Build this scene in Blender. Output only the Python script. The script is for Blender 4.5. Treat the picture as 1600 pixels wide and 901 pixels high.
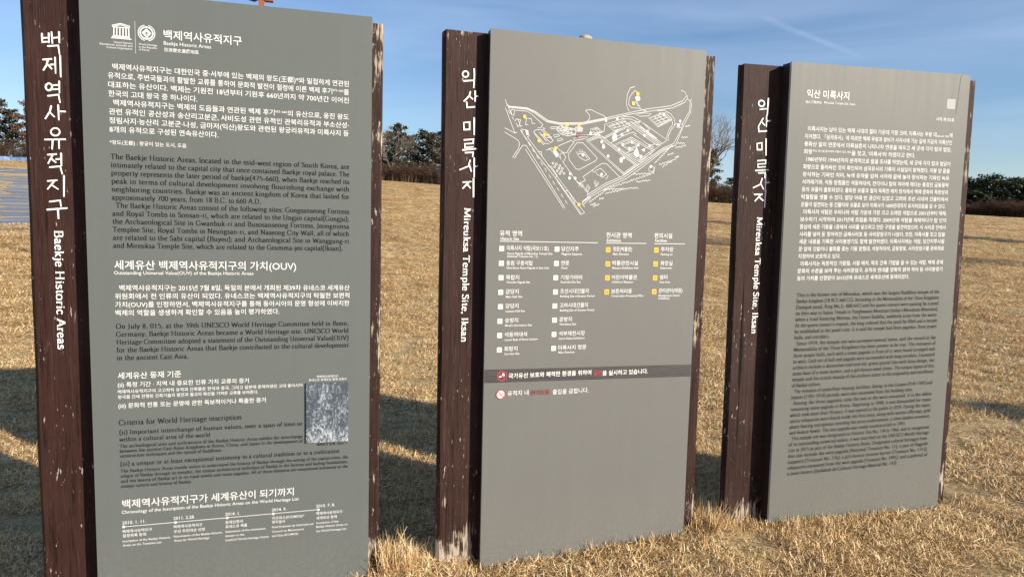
import bpy, bmesh, math, random
import numpy as np
from mathutils import Vector, Matrix, noise
S = bpy.context.scene
for o in list(bpy.data.objects): bpy.data.objects.remove(o)
COL = S.collection
rad = math.radians

# ------------------------------------------------------------------ camera
cam = bpy.data.cameras.new('camera'); camo = bpy.data.objects.new('camera', cam); COL.objects.link(camo)
cam.sensor_width = 36; cam.lens = 1127.5/1600*36; cam.clip_start = .05; cam.clip_end = 6000
_p, _r = .1032, .0211
_fw = Vector((0, math.cos(_p), -math.sin(_p))); _rt = Vector((1, 0, 0)); _up = _rt.cross(_fw)
_R = math.cos(_r)*_rt+math.sin(_r)*_up; _U = -math.sin(_r)*_rt+math.cos(_r)*_up
CAMZ = 1.53
camo.matrix_world = Matrix(((_R.x, _U.x, -_fw.x, 0), (_R.y, _U.y, -_fw.y, 0), (_R.z, _U.z, -_fw.z, CAMZ), (0, 0, 0, 1)))
S.camera = camo
# ------------------------------------------------------------------ light
SUN_EL, SHX, SHY = rad(20.5), -.862, .507          # shadows run towards (SHX, SHY)
sdir = Vector((SHX*math.cos(SUN_EL), SHY*math.cos(SUN_EL), -math.sin(SUN_EL)))
sun = bpy.data.lights.new('sun', 'SUN'); suno = bpy.data.objects.new('sun', sun); COL.objects.link(suno)
sun.energy = 5.0; sun.angle = rad(.55); sun.color = (1, .90, .77)
suno.rotation_euler = sdir.to_track_quat('-Z', 'Y').to_euler()
W = bpy.data.worlds.new('World'); S.world = W; W.use_nodes = True
nt = W.node_tree; N = nt.nodes; L = nt.links
bg = N['Background']; bg.inputs['Strength'].default_value = .081
sky = N.new('ShaderNodeTexSky'); sky.sky_type = 'NISHITA'; sky.sun_disc = False
sky.sun_elevation = SUN_EL; sky.sun_rotation = math.atan2(-SHX, -SHY)
sky.altitude = 0; sky.air_density = 1.0; sky.dust_density = .25; sky.ozone_density = 2.6
# thin cirrus in the whole sky, one faint trail
tc = N.new('ShaderNodeTexCoord')
def wmath(op, a, b=None, c=None, cl=False):
    n = N.new('ShaderNodeMath'); n.operation = op; n.use_clamp = cl
    for i, v in enumerate((a, b, c)):
        if v is None: continue
        if isinstance(v, (int, float)): n.inputs[i].default_value = v
        else: L.new(v, n.inputs[i])
    return n.outputs[0]
mp = N.new('ShaderNodeMapping'); L.new(tc.outputs['Generated'], mp.inputs[0])
mp.inputs['Rotation'].default_value = (0, rad(-14), rad(20)); mp.inputs['Scale'].default_value = (1.1, 1.1, 8)
nz = N.new('ShaderNodeTexNoise'); nz.inputs['Scale'].default_value = 1.7; nz.inputs['Detail'].default_value = 7; nz.inputs['Distortion'].default_value = .5
L.new(mp.outputs[0], nz.inputs[0])
cir = wmath('MULTIPLY', wmath('SUBTRACT', nz.outputs[0], .41, cl=True), .95, cl=True)
def dotn(v):
    n = N.new('ShaderNodeVectorMath'); n.operation = 'DOT_PRODUCT'; L.new(tc.outputs['Generated'], n.inputs[0]); n.inputs[1].default_value = v; return n.outputs['Value']
def pxray(x, y):
    d = _fw+_R*((x-800)/1127.5)-_U*((y-450.5)/1127.5); return d.normalized()
ta, tb = pxray(1183, 24), pxray(1345, 90)
tn = ta.cross(tb).normalized(); tm = (ta+tb).normalized(); th = ta.angle(tb)/2
wob = wmath('MULTIPLY', wmath('SUBTRACT', nz.outputs[0], .5), .010)
tr = wmath('SUBTRACT', 1, wmath('DIVIDE', wmath('ABSOLUTE', wmath('ADD', dotn(tn), wob)), .0045), cl=True)
tl_ = wmath('MULTIPLY', wmath('SUBTRACT', dotn(tm), math.cos(th*1.05)), 400, cl=True)
trail = wmath('MULTIPLY', wmath('MULTIPLY', tr, tl_), .16)
fac = wmath('ADD', cir, trail, cl=True)
mx = N.new('ShaderNodeMixRGB'); L.new(fac, mx.inputs[0])
tnt = N.new('ShaderNodeMixRGB'); tnt.blend_type = 'MULTIPLY'; tnt.inputs[0].default_value = 1; L.new(sky.outputs[0], tnt.inputs[1]); tnt.inputs[2].default_value = (.93, 1.01, 1.15, 1); L.new(tnt.outputs[0], mx.inputs[1]); mx.inputs[2].default_value = (5.6, 6.7, 8.7, 1)
L.new(mx.outputs[0], bg.inputs[0])
S.view_settings.view_transform = 'Standard'; S.view_settings.look = 'None'; S.view_settings.exposure = .64; S.view_settings.gamma = 1

# ------------------------------------------------------------------ helpers
def tag(o, label=None, cat=None, group=None, kind=None):
    if label: o['label'] = label
    if cat: o['category'] = cat
    if group: o['group'] = group
    if kind: o['kind'] = kind
    return o
def empty(name, mat=None, loc=None, rz=0):
    o = bpy.data.objects.new(name, None); COL.objects.link(o); o.empty_display_size = .2
    if mat is not None: o.matrix_world = mat
    if loc is not None: o.location = loc; o.rotation_euler.z = rz
    return o
class MB:
    def __init__(s): s.v = []; s.f = []; s.m = []
    def add(s, vs, fs, mi=0):
        b = len(s.v); s.v += [tuple(v) for v in vs]; s.f += [tuple(i+b for i in f) for f in fs]; s.m += [mi]*len(fs)
    def box(s, x0, x1, y0, y1, z0, z1, mi=0):
        s.add([(x0, y0, z0), (x1, y0, z0), (x1, y1, z0), (x0, y1, z0), (x0, y0, z1), (x1, y0, z1), (x1, y1, z1), (x0, y1, z1)],
              [(0, 3, 2, 1), (4, 5, 6, 7), (0, 1, 5, 4), (1, 2, 6, 5), (2, 3, 7, 6), (3, 0, 4, 7)], mi)
    def frust(s, a, za, b, zb, mi=0):       # a, b = half sizes (x, y)
        s.add([(-a[0], -a[1], za), (a[0], -a[1], za), (a[0], a[1], za), (-a[0], a[1], za), (-b[0], -b[1], zb), (b[0], -b[1], zb), (b[0], b[1], zb), (-b[0], b[1], zb)],
              [(0, 3, 2, 1), (4, 5, 6, 7), (0, 1, 5, 4), (1, 2, 6, 5), (2, 3, 7, 6), (3, 0, 4, 7)], mi)
    def tube(s, pts, rr, n=5, mi=0, cap=False):
        pts = [Vector(p) for p in pts]; rings = []
        for i, p in enumerate(pts):
            t = (pts[min(i+1, len(pts)-1)]-pts[max(i-1, 0)]); t = t.normalized() if t.length > 1e-9 else Vector((0, 0, 1))
            a = t.cross(Vector((0, 0, 1)) if abs(t.z) < .9 else Vector((1, 0, 0))).normalized(); b = t.cross(a)
            rings.append([p+(a*math.cos(2*math.pi*k/n)+b*math.sin(2*math.pi*k/n))*rr[i] for k in range(n)])
        vs = [v for r in rings for v in r]
        fs = [(i*n+k, i*n+(k+1) % n, (i+1)*n+(k+1) % n, (i+1)*n+k) for i in range(len(pts)-1) for k in range(n)]
        if cap: fs += [tuple(range(n-1, -1, -1)), tuple((len(pts)-1)*n+k for k in range(n))]
        s.add(vs, fs, mi)
    def mesh(s, name, mats):
        me = bpy.data.meshes.new(name); me.from_pydata(s.v, [], s.f)
        for m in (mats if isinstance(mats, (list, tuple)) else [mats]): me.materials.append(m)
        if any(s.m): me.polygons.foreach_set('material_index', s.m)
        me.update(); return me
    def build(s, name, mats, parent=None): return link(s.mesh(name, mats), name, parent)
def link(me, name, parent=None):
    o = bpy.data.objects.new(name, me); COL.objects.link(o)
    if parent: o.parent = parent
    return o
def bevel(o, w, seg=2):
    b = o.modifiers.new('bevel', 'BEVEL'); b.width = w; b.segments = seg; b.limit_method = 'ANGLE'; return o

# ------------------------------------------------------------------ materials
def mat(name, col=(.5, .5, .5), rough=.7, spec=.5, metal=0):
    m = bpy.data.materials.new(name); m.use_nodes = True
    b = m.node_tree.nodes['Principled BSDF']; b.inputs['Base Color'].default_value = (*col, 1); b.inputs['Roughness'].default_value = rough
    b.inputs['Specular IOR Level'].default_value = spec; b.inputs['Metallic'].default_value = metal
    return m
class NB:
    def __init__(s, m): s.m = m; s.t = m.node_tree; s.b = s.t.nodes['Principled BSDF']
    def n(s, ty, **k):
        n = s.t.nodes.new('ShaderNode'+ty)
        for a, v in k.items(): setattr(n, a, v)
        return n
    def set(s, sock, v):
        if isinstance(v, bpy.types.NodeSocket): s.t.links.new(v, sock)
        else: sock.default_value = v
    def coord(s, kind='Object', scale=(1, 1, 1), rot=(0, 0, 0)):
        c = s.n('TexCoord'); m = s.n('Mapping'); s.t.links.new(c.outputs[kind], m.inputs[0]); m.inputs['Scale'].default_value = scale; m.inputs['Rotation'].default_value = rot; return m.outputs[0]
    def noise(s, vec, scale, det=4, rough=.5, dist=0):
        n = s.n('TexNoise'); s.set(n.inputs['Vector'], vec); n.inputs['Scale'].default_value = scale; n.inputs['Detail'].default_value = det
        n.inputs['Roughness'].default_value = rough; n.inputs['Distortion'].default_value = dist; return n.outputs[0]
    def math(s, op, a, b=0., cl=False):
        n = s.n('Math', operation=op, use_clamp=cl); s.set(n.inputs[0], a); s.set(n.inputs[1], b); return n.outputs[0]
    def ramp(s, v, stops):
        n = s.n('ValToRGB'); s.set(n.inputs[0], v); e = n.color_ramp.elements
        while len(e) > 1: e.remove(e[-1])
        e[0].position = stops[0][0]; c = stops[0][1]; e[0].color = (*c, 1) if not isinstance(c, (int, float)) else (c, c, c, 1)
        for p, c in stops[1:]:
            q = e.new(p); q.color = (*c, 1) if not isinstance(c, (int, float)) else (c, c, c, 1)
        return n.outputs[0]
    def mix(s, f, a, b, mode='MIX'):
        n = s.n('MixRGB', blend_type=mode); s.set(n.inputs[0], f)
        for i, v in ((1, a), (2, b)): s.set(n.inputs[i], (*v, 1) if isinstance(v, tuple) and len(v) == 3 else v)
        return n.outputs[0]
    def bump(s, h, st=.3, dist=.01):
        n = s.n('Bump'); n.inputs['Strength'].default_value = st; n.inputs['Distance'].default_value = dist; s.set(n.inputs['Height'], h); s.t.links.new(n.outputs[0], s.b.inputs['Normal'])
    def col(s, v): s.set(s.b.inputs['Base Color'], v)
    def rgh(s, v): s.set(s.b.inputs['Roughness'], v)

def m_panel(name, c):
    m = mat(name, c, .5, .3); q = NB(m)
    v = q.coord(); n1 = q.noise(v, 2.1, 5, .6); n2 = q.noise(v, 340, 2, .5)
    vs = q.coord(scale=(9, 9, .5)); st = q.noise(vs, 3, 4, .6)
    k = q.math('ADD', q.math('MULTIPLY', n1, .10), q.math('ADD', q.math('MULTIPLY', n2, .10), q.math('MULTIPLY', st, .07)))
    k = q.math('ADD', k, .865)
    q.col(q.mix(1, tuple(c), k, 'MULTIPLY'))
    # dried dirt splashed up from the ground
    sx = q.n('SeparateXYZ'); cc = q.n('TexCoord'); q.t.links.new(cc.outputs['Object'], sx.inputs[0])
    low = q.math('SUBTRACT', .33, sx.outputs['Z'], True); spl = q.noise(v, 60, 5, .7)
    low = q.math('MULTIPLY', q.math('MULTIPLY', low, 1.1), q.math('SUBTRACT', q.math('MULTIPLY', spl, 3.), 1.35, True), True)
    q.col(q.mix(low, q.mix(1, tuple(c), k, 'MULTIPLY'), (.30, .24, .16)))
    q.rgh(q.math('ADD', q.math('MULTIPLY', st, .16), .46)); q.bump(n2, .12, .0006)
    return m
def m_wood(name, base, seed, peel=.5, low=0., topw=0.):
    m = mat(name, base, .75, .14); q = NB(m)
    v = q.coord(scale=(1, 1, .045)); v2 = q.coord(scale=(1, 1, .10)); v3 = q.coord()
    for s_ in (v, v2, v3):
        s_.node.inputs['Location'].default_value = (seed*3.1, seed*1.7, seed*2.3)
    g = q.noise(v, 75, 7, .76, .3); g2 = q.noise(v, 230, 3, .6); big = q.noise(v3, 3.2, 3, .6)
    dark = tuple(x*.35 for x in base); lite = tuple(min(1, x*1.55+.012) for x in base)
    c = q.ramp(g, [(.36, dark), (.47, tuple(base)), (.56, tuple(base)), (.70, lite)])
    c = q.mix(q.math('MULTIPLY', q.math('SUBTRACT', big, .45, True), 1.3, True), c, lite, 'MIX')
    c = q.mix(q.math('MULTIPLY', q.math('SUBTRACT', g2, .60, True), 2.6, True), c, (.12, .075, .06))
    # worn streaks
    sc = q.noise(v2, 55, 7, .75, .6); pm = q.noise(v3, 5.5, 3, .6)
    sx = q.n('SeparateXYZ'); cc = q.n('TexCoord'); q.t.links.new(cc.outputs['Object'], sx.inputs[0]); zc = sx.outputs['Z']
    ext = q.math('ADD', q.math('MULTIPLY', q.math('SUBTRACT', .36, zc, True), low), q.math('MULTIPLY', q.math('SUBTRACT', zc, 2.02, True), topw))
    fine = q.math('MULTIPLY', q.math('SUBTRACT', q.math('ADD', q.math('ADD', sc, ext), q.math('MULTIPLY', pm, .75)), 1.115-.13*peel), 14, True)
    fl = q.noise(q.coord(scale=(1, 1, .22)), 120, 3, .55); flm = q.noise(v3, 8, 2, .5)
    fl = q.math('MULTIPLY', q.math('SUBTRACT', q.math('ADD', fl, q.math('MULTIPLY', flm, .35)), .875-.03*peel), 18, True)
    c = q.mix(q.math('MULTIPLY', fl, .8), c, (.48, .42, .36))
    c = q.mix(q.math('MULTIPLY', fine, .85), c, (.46, .38, .29))
    kn = q.noise(q.coord(scale=(1, 1, .6)), 11, 2, .5)
    spot = q.math('MULTIPLY', q.math('SUBTRACT', kn, .71), 20, True)
    c = q.mix(q.math('MULTIPLY', spot, .75), c, dark)
    cr = q.math('MULTIPLY', q.math('SUBTRACT', .315, q.noise(q.coord(scale=(1, 1, .02)), 34, 3, .5)), 24, True)
    c = q.mix(cr, c, (.006, .004, .003))
    q.col(c)
    h = q.math('SUBTRACT', q.math('ADD', q.math('MULTIPLY', g, .6), q.math('MULTIPLY', g2, .35)), q.math('ADD', q.math('MULTIPLY', fine, .35), q.math('MULTIPLY', cr, 1.3)))
    q.bump(h, 1.0, .004); q.rgh(q.math('ADD', q.math('MULTIPLY', g, .3), .42))
    return m
MP = [m_panel('panel_grey', (.110, .122, .116)), m_panel('panel_grey_sheen_mid', (.138, .139, .128)), m_panel('panel_grey_sheen_right', (.127, .130, .117))]  # same grey paint on all boards; sun gloss differences put into each colour
MW = [m_wood('stained_wood_a', (.034, .0145, .0115), 1, .05), m_wood('stained_wood_b', (.034, .0165, .0130), 2, .35, .75, .5), m_wood('stained_wood_c', (.031, .0160, .0128), 3, .25, .55), m_wood('peeling_wood', (.031, .0155, .0122), 4, 1.15, .3, .25)]
M_back = mat('backing_dark', (.022, .016, .014), .6)
M_edge = mat('sheet_edge', (.52, .51, .46), .4, .5)
M_white = mat('white_print', (.64, .65, .64), .6); M_cream = mat('white_print_band', (.80, .79, .75), .55)
M_black = mat('black_print', (.008, .009, .009), .7, .2)
M_red = mat('red_print', (.23, .018, .022), .5); M_red2 = mat('bright_red_print', (.42, .03, .05), .5)
M_yel = mat('yellow_print', (.86, .42, .035), .55); M_icon = mat('pale_icon_print', (.58, .62, .60), .55); M_grey = mat('grey_print', (.33, .35, .33), .6)
M_paint = mat('white_carved_paint', (.80, .79, .76), .7)
COLS = {'W': M_white, 'W2': M_cream, 'K': M_black, 'R': M_red, 'R2': M_red2, 'G': M_grey}
m = M_band = mat('dark_band_film', (.085, .075, .075), .4); q = NB(m)
n_ = q.noise(q.coord(scale=(3, 3, 60)), 3, 3, .6); q.col(q.ramp(n_, [(.3, (.034, .031, .033)), (.7, (.070, .066, .068))]))
m = M_plaque = mat('etched_metal', (.2, .22, .25), .45, .5, .15); q = NB(m)
v = q.coord(); a_ = q.noise(q.coord(scale=(1, 1, .55), rot=(0, .4, 0)), 70, 7, .78, 1.6); b_ = q.noise(v, 9, 3, .6)
sx = q.n('SeparateXYZ'); cc = q.n('TexCoord'); q.t.links.new(cc.outputs['Object'], sx.inputs[0])
den = q.math('ADD', q.math('MULTIPLY', b_, .5), q.math('MULTIPLY', q.math('SUBTRACT', .85, sx.outputs['Z']), .55))
f_ = q.math('MULTIPLY', q.math('SUBTRACT', q.math('ADD', a_, q.math('MULTIPLY', den, .62)), .69), 4.5, True)
q.col(q.mix(f_, (.06, .075, .10), (.62, .69, .74))); q.bump(a_, .4, .001)

# ------------------------------------------------------------------ terrain
_AZ = [-180, -75, -50, -35.2, -30, -20, -10.1, -5.7, 0, 5, 14.9, 16.5, 25, 32.3, 35.1, 50, 75, 180]
_SL = [-.016, .02, .045, .0478, .0475, .0455, .0408, .0369, .0325, .0285, .0206, .0192, .0140, .0096, .0072, .001, -.010, -.016]
R0, RE = 5.5, 95.
def gz(x, y):
    r = math.hypot(x, y); az = math.degrees(math.atan2(x, y)); s = float(np.interp(az, _AZ, _SL))
    ze = CAMZ+RE*s; t = (r-R0)/(RE-R0)
    z = 0 if t <= 0 else ze*min(t, 1.0)
    if 0 < t < .08: z = ze*(t*t/.16+.0)*1.0 if t < .08 else z
    if 0 < t <= .08: z = ze*t*(t/.08)*.5+ze*t*.5*(t/.08)
    z += .012*math.exp(-((x-1.7)**2+(y-3.3)**2)/.5)+.03*math.exp(-((x-1.0)**2+(y-3.2)**2)/.04)+.03*math.exp(-((x+.42)**2+(y-2.95)**2)/.03)
    z -= .10*math.exp(-((x+3.2)**2+(y-4.2)**2)/1.6)
    k = min(1, max(0, (r-1)/6))
    z -= .03*math.exp(-((x+.1)**2+(y-2.9)**2)/.05)
    z += k*.05*(noise.noise((x*.35, y*.35, 0)))*(1 if r < 90 else 0)
    return z
b = MB(); rs = [0]+list(np.linspace(.5, 8, 26))+list(np.geomspace(8.6, 95, 46))+[97, 101, 110, 130, 180, 300, 600, 1200, 3000]
NA = 200
for i, r in enumerate(rs):
    for k in range(NA):
        a = 2*math.pi*k/NA; x, y = r*math.sin(a), r*math.cos(a); b.v.append((x, y, gz(x, y)))
for i in range(len(rs)-1):
    for k in range(NA):
        b.f.append((i*NA+k, (i+1)*NA+k, (i+1)*NA+(k+1) % NA, i*NA+(k+1) % NA)); 
b.m = [0]*len(b.f)
m = M_lawn = mat('dry_lawn', (.4, .3, .16), .95, .1); q = NB(m)
v = q.coord(); n1 = q.noise(v, .55, 5, .65); n2 = q.noise(v, 9, 8, .78, .5); n3 = q.noise(v, 60, 6, .8, .3)
c = q.ramp(n2, [(.32, (.16, .105, .050)), (.42, (.46, .32, .155)), (.52, (.72, .53, .27)), (.72, (.86, .67, .39))])
c = q.mix(q.math('MULTIPLY', q.math('SUBTRACT', n1, .40, True), 2.4, True), c, q.mix(.6, c, (.66, .49, .265)))
c3 = q.ramp(n3, [(.40, .22), (.54, 1.0)])
c = q.mix(.8, c, c3, 'MULTIPLY')
# leaf litter beneath the wood behind the lawn
geo = q.n('TexCoord'); ln = q.n('VectorMath', operation='LENGTH'); q.t.links.new(geo.outputs['Object'], ln.inputs[0])
wd = q.math('MULTIPLY', q.math('SUBTRACT', ln.outputs['Value'], 95.5), .5, True)
c = q.mix(wd, c, q.ramp(n2, [(.3, (.03, .022, .013)), (.7, (.12, .08, .045))]))
q.col(c); q.bump(q.math('ADD', n2, q.math('MULTIPLY', n3, .5)), .9, .06)
me = b.mesh('lawn_ground', M_lawn)
g = link(me, 'ground'); tag(g, 'wide straw-coloured winter lawn rising gently to the trees', 'ground', kind='structure')
for p in me.polygons: p.use_smooth = True

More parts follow.
